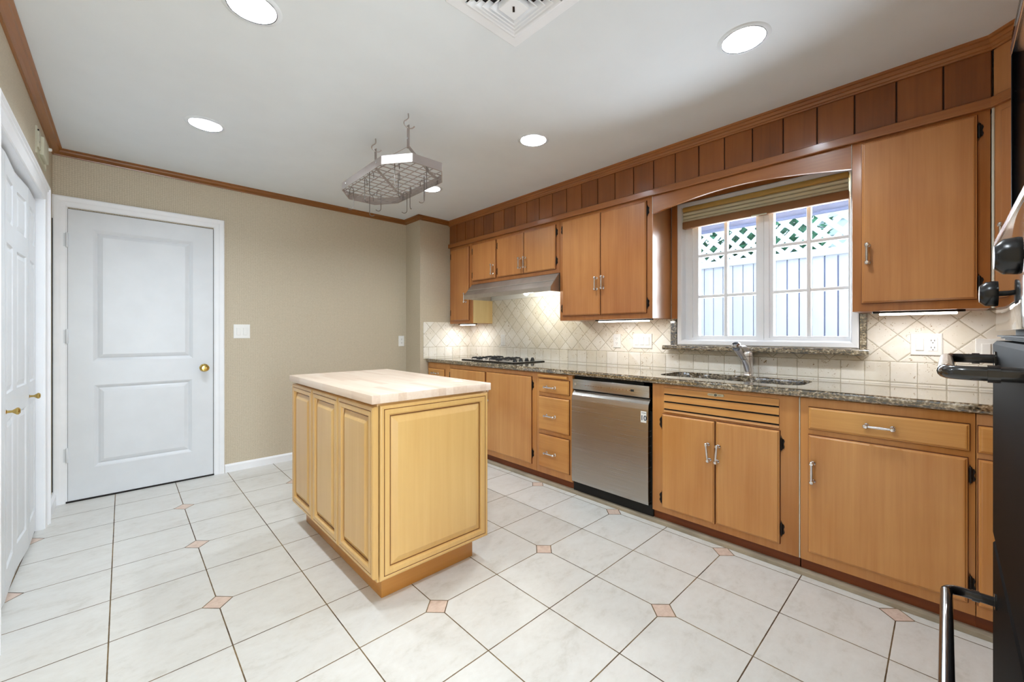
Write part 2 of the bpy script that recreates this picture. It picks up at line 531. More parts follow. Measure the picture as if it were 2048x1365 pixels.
def text_mesh(bm, s, size, fn, align='CENTER', bold=0.0):
    """flat lettering added to bm; fn(u, v) -> point"""
    cu = bpy.data.curves.new('lettering', 'FONT'); cu.body = s; cu.size = size; cu.offset = bold
    cu.align_x = align; cu.align_y = 'CENTER'
    ob = bpy.data.objects.new('lettering', cu); COL.objects.link(ob)
    dg = bpy.context.evaluated_depsgraph_get()
    me = bpy.data.meshes.new_from_object(ob.evaluated_get(dg))
    bpy.data.objects.remove(ob)
    vs = [bm.verts.new(fn(v.co.x, v.co.y)) for v in me.vertices]
    for p in me.polygons:
        try: bm.faces.new([vs[i] for i in p.vertices])
        except ValueError: pass
    bpy.data.meshes.remove(me); bpy.data.curves.remove(cu)

# ------------------------------------------------------------------ main measures
ZC = 2.465                 # ceiling
XL, XR, YB = -.353, 3.03, 4.236
XT = 3.02                  # tile face on the window wall
YBUMP, XBUMP = 3.93, 2.345
YN = -.75                  # wall behind the ovens
YE = -2.4                  # end of the passage behind the camera
XF, XD = 2.73, 2.714       # upper cabinets: frame and door faces
BF, BD = 2.445, 2.430      # base cabinets: frame and door faces
CT = .914                  # worktop

# ------------------------------------------------------------------ room shell
b = nb(); box(b, -1.3, 3.3, YE - .2, YB + .2, -.08, 0)
struct('floor', b, M['floor'], None, 'cream square floor tiles with small pink diamond insets', cat='floor')

# ceiling with round openings for the cans
CANS = [(.367, 3.107), (.367, 1.865), (1.965, 3.12), (1.965, 1.872), (1.955, .605), (.367, .605), (.2, -1.1)]  # last can is an unseen lamp added behind the camera for light
CR = .088
b = nb()
xs = sorted({-1.3, 3.3, .05, .53, 1.80, 2.12}); ys = [YE - .2]
cells = {}
for cx, cy in CANS:
    ys += [cy - .15, cy + .15]
ys = sorted(set(round(v, 4) for v in ys + [YB + .2]))
# merge near-identical cuts
yy = [ys[0]]
for v in ys[1:]:
    if v - yy[-1] > .002: yy.append(v)
ys = yy
for i in range(len(xs) - 1):
    for j in range(len(ys) - 1):
        x0, x1, y0, y1 = xs[i], xs[i + 1], ys[j], ys[j + 1]
        c = [k for k in CANS if x0 < k[0] < x1 and y0 - .001 <= k[1] <= y1 + .001 and y0 <= k[1] - .1 and y1 >= k[1] + .1]
        if c:
            cx, cy = c[0]; n = 48; inner = []; outer = []
            for k in range(n):
                a = 2 * PI * k / n; ca, sa = math.cos(a), math.sin(a)
                inner.append((cx + CR * ca, cy + CR * sa, ZC))
                tx = ((x1 - cx) if ca > 0 else (x0 - cx)) / ca if abs(ca) > 1e-9 else 1e9
                ty = ((y1 - cy) if sa > 0 else (y0 - cy)) / sa if abs(sa) > 1e-9 else 1e9
                q = min(tx, ty); outer.append((cx + q * ca, cy + q * sa, ZC))
            # square corners
            loops(b, [outer, inner], close_last=False)
            for px, py in ((x0, y0), (x1, y0), (x1, y1), (x0, y1)):
                a = math.atan2(py - cy, px - cx) % (2 * PI); k = int(a / (2 * PI / n))
                tri = [Vector(outer[k]), Vector((px, py, ZC)), Vector(outer[(k + 1) % n])]
                b.faces.new([b.verts.new(v) for v in tri])
        else:
            b.faces.new([b.verts.new(p) for p in ((x0, y0, ZC), (x1, y0, ZC), (x1, y1, ZC), (x0, y1, ZC))])
bmesh.ops.remove_doubles(b, verts=b.verts, dist=1e-5)
box(b, -1.3, 3.3, YE - .2, YB + .2, ZC + .2, ZC + .25)          # roof deck over the ceiling void
for x0, x1, y0, y1 in ((-1.3, -1.25, YE - .2, YB + .2), (3.25, 3.3, YE - .2, YB + .2), (-1.3, 3.3, YE - .2, YE - .15), (-1.3, 3.3, YB + .15, YB + .2)):
    box(b, x0, x1, y0, y1, ZC, ZC + .21)
struct('ceiling', b, M['ceiling'], None, 'flat off-white painted ceiling', cat='ceiling')

b = nb(); box(b, -1.3, 3.3, YB, YB + .15, 0, ZC)
struct('wall_back', b, M['paper_x'], None, 'tan woven-grid wallpaper wall behind the white door', cat='wall')
b = nb(); box(b, XBUMP, 3.2, YBUMP, YB, 0, ZC)
struct('wall_return', b, M['paper_x'], None, 'short papered wall projection at the end of the worktop', cat='wall')
# left wall with the closet opening
CY0, CY1, CZ1 = 2.495, 3.765, 2.003
b = nb()
box(b, XL - .14, XL, YE, CY0, 0, ZC); box(b, XL - .14, XL, CY1, YB, 0, ZC); box(b, XL - .14, XL, CY0, CY1, CZ1, ZC)
struct('wall_left', b, M['paper_y'], None, 'papered left wall above and around the folding closet doors', cat='wall')
b = nb()
box(b, -1.15, -1.10, CY0 - .2, YB, 0, ZC); box(b, -1.15, XL - .14, CY0 - .25, CY0 - .2, 0, ZC)
struct('wall_closet', b, M['white_wall'], None, 'inside wall of the closet behind the folding doors', cat='wall')
# window wall with its opening
WY0, WY1, WZ0, WZ1 = .352, 1.366, 1.11, 2.138
b = nb()
box(b, XR, XR + .14, YN, WY0, 0, ZC); box(b, XR, XR + .14, WY1, YB, 0, ZC)
box(b, XR, XR + .14, WY0, WY1, 0, WZ0); box(b, XR, XR + .14, WY0, WY1, WZ1, ZC)
struct('wall_right', b, M['white_wall'], None, 'window wall behind the wooden cabinets', cat='wall')
b = nb(); box(b, .70, 3.2, YN - .1, YN, 0, ZC); box(b, .70, .80, YE, YN - .1, 0, ZC)
struct('wall_near', b, M['paper_x'], None, 'wall behind the black ovens', cat='wall')
b = nb(); box(b, XL - .14, .80, YE - .1, YE, 0, ZC)
struct('wall_passage', b, M['white_wall'], None, 'end wall of the passage', cat='wall')

# backsplash
b = nb()
zs = 1.30
box(b, XT, XR, 1.43, YBUMP, CT, 1.60); box(b, XT, XR, YN, .305, CT, zs)
box(b, XT, XR, .305, 1.43, CT, 1.066)
struct('wall_backsplash', b, M['splash'], None, 'cream tumbled stone backsplash set in diamonds over a square course', cat='backsplash')
b = nb(); box(b, 2.385, XT, YBUMP - .010, YBUMP, CT, 1.315)
struct('wall_backsplash_return', b, M['splash_x'], None, 'cream stone backsplash on the end wall by the cooktop', cat='backsplash')

# crown mouldings
crown = [(0, 0), (.050, 0), (.050, -.007), (.040, -.012), (.036, -.022), (.022, -.030), (.010, -.034), (.008, -.042), (0, -.042)]
b = nb(); prism(b, crown, lambda a, c, t: (XL + a, t, ZC + c), YE, YB)
struct('trim_1', b, M['crown_wood'], None, 'brown wooden crown moulding along the left wall', cat='moulding')
b = nb(); prism(b, crown, lambda a, c, t: (t, YB - a, ZC + c), XL, XBUMP)
struct('trim_2', b, M['crown_wood_x'], None, 'brown wooden crown moulding along the back wall over the white door', cat='moulding')
b = nb()
prism(b, crown, lambda a, c, t: (XBUMP - a, t, ZC + c), YBUMP - .05, YB)
prism(b, crown, lambda a, c, t: (t, YBUMP - a, ZC + c), XBUMP - .05, XF)
struct('trim_3', b, M['crown_wood_x'], None, 'brown wooden crown moulding round the short wall projection', cat='moulding')

# baseboards
def baseprof(h, d): return [(0, 0), (d, 0), (d, h * .8), (d * .4, h), (0, h)]
b = nb(); prism(b, baseprof(.068, .014), lambda a, c, t: (t, YB - a, c), .632, XBUMP)
struct('baseboard_back', b, M['trim_white'], None, 'white baseboard right of the white door', cat='baseboard')
b = nb(); prism(b, baseprof(.09, .02), lambda a, c, t: (XL + a, t, c), 3.868, YB - .02)
struct('baseboard_left', b, M['trim_white'], None, 'short chipped white baseboard between closet and door', cat='baseboard')
b = nb(); prism(b, baseprof(.09, .014), lambda a, c, t: (XL + a, t, c), YE, CY0 - .1)
struct('baseboard_near', b, M['trim_white'], None, 'white baseboard left of the closet doors', cat='baseboard')
b = nb(); box(b, 2.424, 2.468, YN, YBUMP, 0, .020, .002)
struct('trim_4', b, M['strip_tile'], None, 'narrow grey tile strip on the floor along the wooden base cabinets', cat='skirting')

# frieze above the upper cabinets: boards with dark grooves, a rail below, stepped crown above
b = nb()
Y0 = -.136
edges = [YBUMP] + [y for y in [0.01 + .1573 * k for k in range(24, -1, -1)]] + [Y0]
box(b, XF + .006, XF + .06, Y0, YBUMP, 2.16, ZC)
struct('trim_5', b, M['groove'], None, 'dark grooves between the frieze boards', cat='moulding')
fr = bpy.data.objects['trim_5']
b = nb()
for a, c in zip(edges, edges[1:]):
    if a - c > .02: box(b, XF, XF + .02, c + .003, a - .003, 2.16, ZC, .002)
struct('frieze_boards', b, M['soffit_wood'], fr, 'brown vertical frieze boards')
b = nb(); prism(b, [(0, 2.163), (-.018, 2.163), (-.020, 2.167), (-.020, 2.204), (-.015, 2.208), (0, 2.208)], lambda a, c, t: (XF + a, t, c), Y0, YBUMP)
struct('trim_6', b, M['rail_wood'], None, 'long wooden rail between frieze boards and upper cabinets', cat='moulding')
scrown = [(0, -.052), (-.010, -.052), (-.012, -.044), (-.018, -.042), (-.022, -.030), (-.030, -.028), (-.033, -.014), (-.042, -.012), (-.044, 0), (0, 0)]
b = nb(); prism(b, scrown, lambda a, c, t: (XF + a, t, ZC + c), Y0 - .015, YBUMP)
struct('trim_7', b, M['rail_wood'], None, 'stepped wooden crown above the frieze boards', cat='moulding')

# ------------------------------------------------------------------ white door in the back wall
d1 = thing('door_1', 'white two-panel door with brass knob in the back wall', 'door', (.135, YB, 0)); d1['kind'] = 'structure'
def fb(y0): return lambda u, v, h: (u, y0 - h, v)
DX0, DX1, DZ0, DZ1 = -.279, .550, .012, 2.062
b = nb(); f = fb(4.232)
hole = [(0, .008), (.010, .004), (.022, -.004), (.034, .002), (.050, .0065)]
# slab face with two sunk and raised panels
def face_with_panels(b, u0, u1, v0, v1, ps, f, h, prof):
    us = sorted({u0, u1, *[p[0] for p in ps], *[p[1] for p in ps]}); vs = sorted({v0, v1, *[p[2] for p in ps], *[p[3] for p in ps]})
    for i in range(len(us) - 1):
        for j in range(len(vs) - 1):
            q = [p for p in ps if p[0] <= us[i] and p[1] >= us[i + 1] and p[2] <= vs[j] and p[3] >= vs[j + 1]]
            if q: continue
            b.faces.new([b.verts.new(f(*t, h)) for t in ((us[i], vs[j]), (us[i + 1], vs[j]), (us[i + 1], vs[j + 1]), (us[i], vs[j + 1]))])
    for p in ps: panel(b, p[0], p[1], p[2], p[3], f, prof)
    panel(b, u0, u1, v0, v1, f, [(0, h), (0, h - .03)], close=False)
face_with_panels(b, DX0, DX1, DZ0, DZ1, [(-.155, .416, .987, 1.936), (-.150, .410, .226, .815)], f, .008, hole)
bmesh.ops.remove_doubles(b, verts=b.verts, dist=1e-5)
slab = obj('door_panel', b, M['white'], d1, smooth=False)
cas = [(0, 0), (0, .020), (.008, .022), (.030, .018), (.040, .014), (.062, .012), (.072, .008), (.072, 0)]
b = nb()
rings = []
for i, h in cas:
    rings.append([(-.353 + i, YB - h, 0), (-.353 + i, YB - h, 2.147 - i), (.627 - i, YB - h, 2.147 - i), (.627 - i, YB - h, 0)])
vs = [[b.verts.new(p) for p in r] for r in rings]
for A, B in zip(vs, vs[1:]):
    for k in range(3): b.faces.new((A[k], A[k + 1], B[k + 1], B[k]))
obj('door_casing', b, M['trim_white'], d1, smooth=False)
b = nb()
box(b, DX0 - .004, DX0, YB - .0065, YB, 0, DZ1); box(b, DX1, DX1 + .004, YB - .0065, YB, 0, DZ1); box(b, DX0, DX1, YB - .0065, YB, DZ1, DZ1 + .004)
box(b, DX0 - .01, DX1 + .006, YB - .016, YB, 0, .011)
box(b, XL, XL + .004, YB - .034, YB - .022, .10, 1.98)  # dark strip painted in as the shadow gap beside the casing
obj('door_gap_and_shade_strip', b, M['dark'], d1, label='dark gap and threshold under the white door, and dark strip for the shadow beside its casing')
b = nb()
lathe(b, [(0, 0), (.032, 0), (.032, .004), (.024, .008), (.012, .012), (.011, .03), (.020, .036), (.028, .048), (.029, .058), (.022, .066), (0, .068)], (.489, 4.224, .905), (0, -1, 0), 24)
obj('door_knob', b, M['brass'], d1, label='brass door knob')
for hz in (1.843, 1.168, .335):
    b = nb(); lathe(b, [(0, -.052), (.005, -.052), (.0085, -.046), (.0085, .046), (.005, .052), (0, .052)], (DX0 - .004, YB - .016, hz), (0, 0, 1), 12)
    box(b, DX0 - .022, DX0 + .0, YB - .014, YB - .009, hz - .046, hz + .046)
    obj('hinge', b, M['white'], d1)

# ------------------------------------------------------------------ closet: casing and two folding doors
b = nb()
cas = [(0, 0), (0, .022), (.006, .026), (.014, .026), (.018, .018), (.030, .020), (.036, .014), (.095, .012), (.098, .008), (.098, -.045)]
rings = []
y0, y1, zt = CY0 - .10, CY1 + .10, CZ1 + .098
for i, h in cas:
    rings.append([(XL + h, y0 + i, 0), (XL + h, y0 + i, zt - i), (XL + h, y1 - i, zt - i), (XL + h, y1 - i, 0)])
vs = [[b.verts.new(p) for p in r] for r in rings]
for A, B in zip(vs, vs[1:]):
    for k in range(3): b.faces.new((A[k], A[k + 1], B[k + 1], B[k]))
struct('trim_8', b, M['trim_white'], None, 'white stepped casing round the folding closet doors', cat='moulding')

b = nb()
box(b, XL - .14, XL + .004, CY1 - .002, CY1 + .004, 0, CZ1); box(b, XL - .14, XL + .004, CY0 - .004, CY0 + .002, 0, CZ1); box(b, XL - .14, XL + .004, CY0, CY1, CZ1 - .002, CZ1 + .004)
struct('trim_11', b, M['trim_white'], None, 'white jamb lining of the closet opening', cat='moulding')

def bifold(name, ya, yb, yc, label, knob, xs):
    """two hinged leaves from ya over the fold yb to yc"""
    XI, XO = xs[0], xs[1]
    t = thing(name, label, 'door', (XI, (ya + yc) / 2, .012)); t['kind'] = 'structure'
    leaves = []
    for p, q, xp, xq in ((ya, yb, xs[0], xs[1]), (yb, yc, xs[1], xs[2])):
        L = math.hypot(q - p, xq - xp); d = Vector((xq - xp, q - p, 0)).normalized(); nrm = Vector((d.y, -d.x, 0))
        if nrm.x < 0: nrm = -nrm
        o = Vector((xp, p, .018))
        f = lambda u, v, h, o=o, d=d, nrm=nrm: tuple(o + d * u + Vector((0, 0, v)) + nrm * h)
        b = nb(); Hd = 1.965
        prof = [(0, 0), (.006, -.007), (.012, -.007), (.034, -.001)]
        face_with_panels(b, .003, L - .003, 0, Hd, [(.055, L - .055, .12, .78), (.055, L - .055, .90, 1.58), (.055, L - .055, 1.68, 1.88)], f, 0, prof)
        bmesh.ops.remove_doubles(b, verts=b.verts, dist=1e-5)
        leaves.append(obj('door_leaf', b, M['white'], t, smooth=False))
    i, ky = knob
    x = XO - .004
    b = nb(); lathe(b, [(0, 0), (.011, 0), (.010, .003), (.006, .006), (.0055, .020), (.010, .026), (.016, .034), (.016, .039), (.010, .044), (0, .045)], (x, ky, .842), (1, 0, 0), 16)
    obj('knob', b, M['brass'], leaves[i], label='small brass knob')
    return t
bifold('door_2', 3.758, 3.445, 3.132, 'white folding closet door beside the back corner, brass knob', (0, 3.475), (-.380, -.373, -.386))
bifold('door_3', 3.128, 2.815, 2.502, 'white folding closet door nearest the camera, brass knob', (0, 2.855), (-.384, -.373, -.388))
b = nb(); box(b, -.445, -.418, CY0, CY1, CZ1 - .012, CZ1 + .0)
struct('trim_9', b, M['brushed'], None, 'metal track over the folding closet doors', cat='track')
b = nb(); box(b, -.52, -.50, CY0, CY1, 0, CZ1)  # dark sheet stands in for the shade inside the closet
struct('closet_shade_sheet', b, M['dark'], None, 'dark sheet for the shaded closet interior behind the folding doors', cat='closet')

# door chime on the left wall
ch = thing('door_chime', 'aged cream door chime without its cover high on the left wall', 'door chime', (XL, 3.64, 2.19))
b = nb(); panel(b, 3.47, 3.84, 2.195, 2.345, lambda u, v, h: (XL + h, u, v), [(0, 0), (0, .008), (.008, .008), (.012, .003)])
obj('backplate', b, M['cream'], ch)
b = nb(); box(b, XL + .003, XL + .022, 3.60, 3.80, 2.225, 2.33, .003); box(b, XL + .003, XL + .012, 3.49, 3.56, 2.235, 2.325, .002)
obj('body', b, M['cream'], ch)
b = nb(); lathe(b, [(0, 0), (.010, 0), (.010, .012), (.006, .016), (0, .016)], (XL + .020, 3.80, 2.322), (1, 0, 0), 12)
obj('knob', b, M['plate'], ch, label='white knob')
for y, z in ((3.50, 2.33), (3.52, 2.27), (3.815, 2.24)):
    b = nb(); lathe(b, [(0, 0), (.006, 0), (.006, .006), (0, .007)], (XL + .006, y, z), (1, 0, 0), 10)
    obj('screw', b, M['iron'], ch)

# ------------------------------------------------------------------ window
wd = thing('window_1', 'white casement window over the sink with small square panes', 'window', (XR, .86, 1.10)); wd['kind'] = 'structure'
fw = lambda u, v, h: (3.0 - h, u, v)          # h > 0 stands into the room
b = nb()
panel(b, .338, 1.378, 1.104, 2.147, fw, [(0, -.03), (0, 0), (.006, .004), (.030, .002), (.036, -.006), (.040, -.030), (.040, -.075)], close=False)
obj('window_casing', b, M['trim_white'], wd, smooth=False)
def frame(b, u0, u1, v0, v1, f, wl, wr, wb, wt, prof_h, back):
    """rectangular frame with own member widths, stepped"""
    for st, (hh) in enumerate(prof_h):
        pass
    A = (u0, u1, v0, v1); B = (u0 + wl, u1 - wr, v0 + wb, v1 - wt)
    def ring(r, h): return [f(r[0], r[2], h), f(r[1], r[2], h), f(r[1], r[3], h), f(r[0], r[3], h)]
    mid = tuple(a + (c - a) * .55 for a, c in zip(A, B))
    loops(b, [ring(A, back), ring(A, prof_h[0]), ring(mid, prof_h[0]), ring(mid, prof_h[1]), ring(B, prof_h[1]), ring(B, back)], close_last=False)
for nm, u0, u1, wl, wr, g0, g1 in (('sash', .824, 1.338, .048, .089, .872, 1.249), ('sash', .378, .822, .014, .051, .392, .771)):
    b = nb(); frame(b, u0, u1, 1.142, 2.112, fw, wl, wr, .030, .03, (-.052, -.064), -.11)
    s = obj('sash', b, M['trim_white'], wd, smooth=False)
    gm = 1.063 if u0 > .5 else .583
    b = nb()
    box(b, 3.066, 3.098, gm - .011, gm + .011, 1.165, 2.085, .003)
    for z in (1.457, 1.755): box(b, 3.068, 3.098, g0 - .004, g1 + .004, z - .010, z + .010, .003)
    obj('muntins', b, M['trim_white'], s)
    b = nb(); box(b, 3.082, 3.085, g0 - .01, g1 + .01, 1.165, 2.09)
    obj('glass', b, M['glass'], s)
# granite sill and side strips
b = nb()
sp = [(0, 1.066), (-.036, 1.066), (-.044, 1.070), (-.048, 1.082), (-.044, 1.096), (-.036, 1.101), (0, 1.101)]
prism(b, sp, lambda a, c, t: (3.03 + a - .03, t, c), .292, 1.474); box(b, 2.99, 3.06, .342, 1.374, 1.068, 1.104)
obj('window_sill', b, M['granite'], wd, label='polished granite window sill')
for y0, y1 in ((.306, .334), (1.386, 1.432)):
    b = nb(); box(b, 3.004, 3.03, y0, y1, 1.101, 1.298)
    obj('side_strip', b, M['granite'], wd, label='granite strip beside the window')
b = nb(); box(b, 3.0, 3.03, 1.379, 1.42, 1.298, 2.16)
obj('side_board', b, M['upper_frame'], wd, label='brown wooden board beside the window')
b = nb(); box(b, 3.0, 3.03, .334, 1.42, 2.149, 2.24)
obj('head_board', b, M['upper_frame'], wd, label='brown wooden board over the window')

sh = thing('pleated_blind', 'tan pleated window shade pulled up at the top of the window', 'window shade', (3.03, .86, 1.954))
b = nb(); box(b, 2.992, 3.034, .382, 1.337, 2.080, 2.112, .006); obj('head_rail', b, M['shade_gold'], sh, label='gold-tan head rail')
b = nb()
zz = [2.080 - .0124 * k for k in range(7)]
pr = [(2.994 if k % 2 else 3.006, z) for k, z in enumerate(zz)] + [(3.026 if k % 2 else 3.018, z) for k, z in reversed(list(enumerate(zz)))]
prism(b, pr, lambda a, c, t: (a, t, c), .384, 1.335); obj('pleated_fabric', b, M['shade_fabric'], sh, smooth=False)
b = nb(); box(b, 2.992, 3.030, .382, 1.337, 1.956, 2.006, .004); obj('bottom_rail', b, M['shade_brown'], sh, label='brown bottom rail')
b = nb(); box(b, 2.984, 2.994, .79, .88, 1.953, 1.961, .003); obj('pull_tab', b, M['shade_fabric'], sh, label='pale pull tab')

# ------------------------------------------------------------------ outside the window
b = nb(); box(b, 3.2, 9, -6, 9, -.4, -.3)
struct('ground_outside', b, M['ground'], None, 'yard ground outside the window', cat='ground')
XFn = 4.9
fc = thing('garden_fence', 'pale board fence with lattice top outside the window', 'fence', (XFn, 1.3, -.3))
ye = [3.471 - .1025 * k for k in range(58)]
for k, y in enumerate(ye[:-1]):
    b = nb(); g = .004 if y > 1.35 else .0065
    box(b, XFn, XFn + .018, y - .1025 + g, y - g, -.3, 1.94, .002)
    obj('fence_board', b, M['fence'], fc)
b = nb(); box(b, XFn + .02, XFn + .03, -2.37, 3.47, -.3, 1.93); obj('gap_shade_panel', b, M['eave'], fc)  # sheet added behind the boards to keep their gaps dark
b = nb(); box(b, XFn - .03, XFn, -2.37, 3.47, 1.935, 2.005, .004); obj('top_rail', b, M['lattice'], fc)
b = nb()
sl = .155
for sgn, xx in ((1, XFn), (-1, XFn + .008)):
    for k in range(-24, 32):
        y0 = .05 + k * sl
        # slat running up at 45 degrees, clipped to the panel
        pts = []
        for zz_ in (2.0, 2.62): pts.append((y0 + sgn * (zz_ - 2.0) * 1.0, zz_))
        hw = .032
        P = [(pts[0][0] - hw, pts[0][1]), (pts[0][0] + hw, pts[0][1]), (pts[1][0] + hw, pts[1][1]), (pts[1][0] - hw, pts[1][1])]
        if max(p[0] for p in P) < -2.4 or min(p[0] for p in P) > 3.6: continue
        prism(b, P, lambda a, c, t: (t, a, c), xx, xx + .007)
obj('lattice', b, M['lattice'], fc, smooth=False)
# leaves beyond the lattice
rnd = random.Random(3)
b = nb()
for k in range(4200):
    c = Vector((rnd.uniform(5.4, 6.4), rnd.uniform(.95, 3.6), rnd.uniform(1.7, 3.1)))
    r = rnd.uniform(.04, .09)
    d = Vector((rnd.uniform(-1, 1), rnd.uniform(-1, 1), rnd.uniform(-1, 1))).normalized()
    e = d.cross(Vector((.3, .5, .8))).normalized(); g = d.cross(e) * .5
    b.faces.new([b.verts.new(c + v * r) for v in (e, g, -e, -g)])
for k in range(5): tube(b, [(5.9, 1.2 + .45 * k, -.3), (5.9, 1.3 + .45 * k, 2.6)], .02, 6)
tag(obj('leafy_shrub', b, M['leaf'], None, smooth=False), 'green leafy shrub seen through the fence lattice', 'shrub')
b = nb()
for k in range(16): prism(b, [(6.9, -.3 + .2 * k), (6.86, -.3 + .2 * k), (6.89, -.1 + .2 * k), (6.9, -.1 + .2 * k)], lambda a, c, t: (a, t, c), -1.5, 1.25)
tag(obj('house_siding', b, M['siding'], None, smooth=False), 'pale lap siding of the house beyond the fence', 'house', None, 'structure')
b = nb()
for k in range(6): box(b, 3.19 + .095 * k, 3.28 + .095 * k, -1.5, 3.5, 2.088 + .008 * (k % 2), 2.11)
box(b, 3.755, 3.78, -1.5, 3.5, 2.078, 2.25)
struct('roof_eave', b, M['eave'], None, 'grey-blue boarded eave over the window outside', cat='eave')

# ------------------------------------------------------------------ hardware shared by the cabinets (normal -X)
def pull_mesh():
    b = nb()
    for s in (-1, 1):
        lathe(b, [(0, 0), (.0095, 0), (.0095, .003), (.0055, .006), (.0048, .018), (.008, .022), (.0085, .028), (.0055, .033), (0, .034)], (0, 0, s * .043), (-1, 0, 0), 14)
    lathe(b, [(0, -.056), (.004, -.055), (.0075, -.050), (.0075, -.046), (.0045, -.042), (.0042, -.036), (.0052, 0), (.0042, .036), (.0045, .042), (.0075, .046), (.0075, .050), (.004, .055), (0, .056)], (-.026, 0, 0), (0, 0, 1), 14)
    bmesh.ops.scale(b, verts=b.verts, vec=(1.12, 1.25, 1.0))
    return finish(b, 'handle', M['chrome'], True)
PULL = pull_mesh()
def hinge_mesh(s):
    b = nb()
    lathe(b, [(0, -.034), (.004, -.031), (.0052, -.027), (.0052, .027), (.004, .031), (0, .034)], (-.006, 0, 0), (0, 0, 1), 10)
    pts = [(.001, -.026), (.010, -.024), (.013, -.014), (.009, 0), (.013, .014), (.010, .024), (.001, .026), (-.002, .043), (-.004, .026), (-.004, -.026), (-.002, -.043)]
    prism(b, [(s * u, v) for u, v in pts], lambda a, c, t: (t, a, c), -.0035, 0)
    return finish(b, 'hinge', M['iron'], True)
HINGE = {1: hinge_mesh(1), -1: hinge_mesh(-1)}

def slab_door(parent, name, y0, y1, z0, z1, mat, xd, xf, lip=True):
    b = nb()
    y0, y1 = sorted((y0, y1))
    f = lambda u, v, h: (xf - h, u, v)
    t = xf - xd
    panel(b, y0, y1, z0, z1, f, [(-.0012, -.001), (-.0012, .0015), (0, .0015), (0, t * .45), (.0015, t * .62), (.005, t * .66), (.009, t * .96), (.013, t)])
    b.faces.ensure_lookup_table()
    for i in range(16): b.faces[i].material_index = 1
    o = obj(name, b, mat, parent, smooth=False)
    o.data.materials.append(M['edge_grime_shade'])
    return o

def add_pull(d, y, z, xd, horiz=False, tilt=0.0):
    return place(PULL, 'handle', d, (xd, y, z), (PI / 2 if horiz else tilt, 0, 0), 'chrome handle')
def add_hinges(d, y, zs, side, xf):
    for z in zs: place(HINGE[side], 'hinge', d, (xf, y, z), (0, 0, 0), 'black iron hinge')

# ------------------------------------------------------------------ upper cabinets
def upper(label, y0, y1, z0, z1, loc=None):
    t = thing('wall_cabinet', label, 'cabinet', (XF, (y0 + y1) / 2, z0), 'upper cabinets on the window wall')
    return t
def carcass(t, x0, x1, y0, y1, z0, z1, mat, bottom_lip=.0):
    b = nb(); box(b, x0, x1, y0 + .0008, y1 - .0008, z0, z1, .0015)
    return obj('body', b, mat, t)

u = upper('tall narrow wooden wall cabinet left of the range hood', 3.516, YBUMP - .011, 1.297, 2.163)
carcass(u, XF, XT, 3.516, YBUMP - .011, 1.297, 2.163, M['upper_frame'])
b = nb(); box(b, XF + .02, XT, 3.512, 3.517, 1.300, 1.60); obj('side_panel', b, M['gold_wood'], u, label='pale yellow end panel')
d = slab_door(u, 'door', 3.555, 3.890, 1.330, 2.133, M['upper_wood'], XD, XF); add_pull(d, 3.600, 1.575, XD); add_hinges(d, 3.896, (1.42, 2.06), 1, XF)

u = upper('row of three short wooden wall cabinet doors above the range hood', 2.285, 3.515, 1.71, 2.163)
carcass(u, XF, XT, 2.285, 3.515, 1.712, 2.163, M['upper_frame'])
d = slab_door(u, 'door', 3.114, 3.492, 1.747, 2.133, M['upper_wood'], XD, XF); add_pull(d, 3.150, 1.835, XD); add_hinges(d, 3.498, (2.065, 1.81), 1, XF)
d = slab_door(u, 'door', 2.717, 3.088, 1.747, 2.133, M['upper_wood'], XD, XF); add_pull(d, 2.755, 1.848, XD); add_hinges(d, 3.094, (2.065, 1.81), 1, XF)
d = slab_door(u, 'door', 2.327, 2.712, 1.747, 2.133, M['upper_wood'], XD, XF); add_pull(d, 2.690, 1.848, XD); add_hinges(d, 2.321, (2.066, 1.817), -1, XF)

u = upper('large two-door wooden wall cabinet between range hood and window', 1.437, 2.284, 1.297, 2.163)
carcass(u, XF, XT, 1.437, 2.284, 1.297, 2.163, M['upper_frame'])
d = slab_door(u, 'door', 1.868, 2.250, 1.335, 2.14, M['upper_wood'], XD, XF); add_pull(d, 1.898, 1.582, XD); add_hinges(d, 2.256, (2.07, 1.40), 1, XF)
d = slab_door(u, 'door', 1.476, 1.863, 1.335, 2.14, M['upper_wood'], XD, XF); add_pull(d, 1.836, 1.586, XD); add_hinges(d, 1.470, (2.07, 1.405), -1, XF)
b = nb(); box(b, XF + .002, XT - .002, 1.433, 1.438, 1.299, 2.16); obj('side_panel', b, M['upper_gloss'], u)

u = upper('single-door wooden wall cabinet right of the window', -.132, .335, 1.300, 2.163)
carcass(u, XF, XT, -.132, .335, 1.300, 2.163, M['upper_frame'])
d = slab_door(u, 'door', -.093, .297, 1.340, 2.150, M['upper_wood'], XD, XF); add_pull(d, .272, 1.587, XD); add_hinges(d, -.099, (2.078, 1.41), -1, XF)

# arched valance
b = nb(); n = 28; top = 2.163
pts = [(.338, top), (.338, 2.040)]
for k in range(n + 1):
    s = k / n; y = .345 + (1.425 - .345) * s
    pts.append((y, 2.040 + .058 * math.sin(PI * s) ** 1.0))
pts += [(1.432, 2.040), (1.432, top)]
prism(b, pts, lambda a, c, t: (t, a, c), XF, XF + .02)
vl = tag(obj('window_valance', b, M['rail_wood'], None, smooth=False), 'wooden valance with arched lower edge over the window', 'valance')
for q0, q1 in ((1.4322, 1.4366), (.3352, .3378)):
    b = nb(); box(b, XF - .0005, XF + .004, q0, q1, 2.04, 2.163); obj('caulk_line', b, M['caulk'], vl)

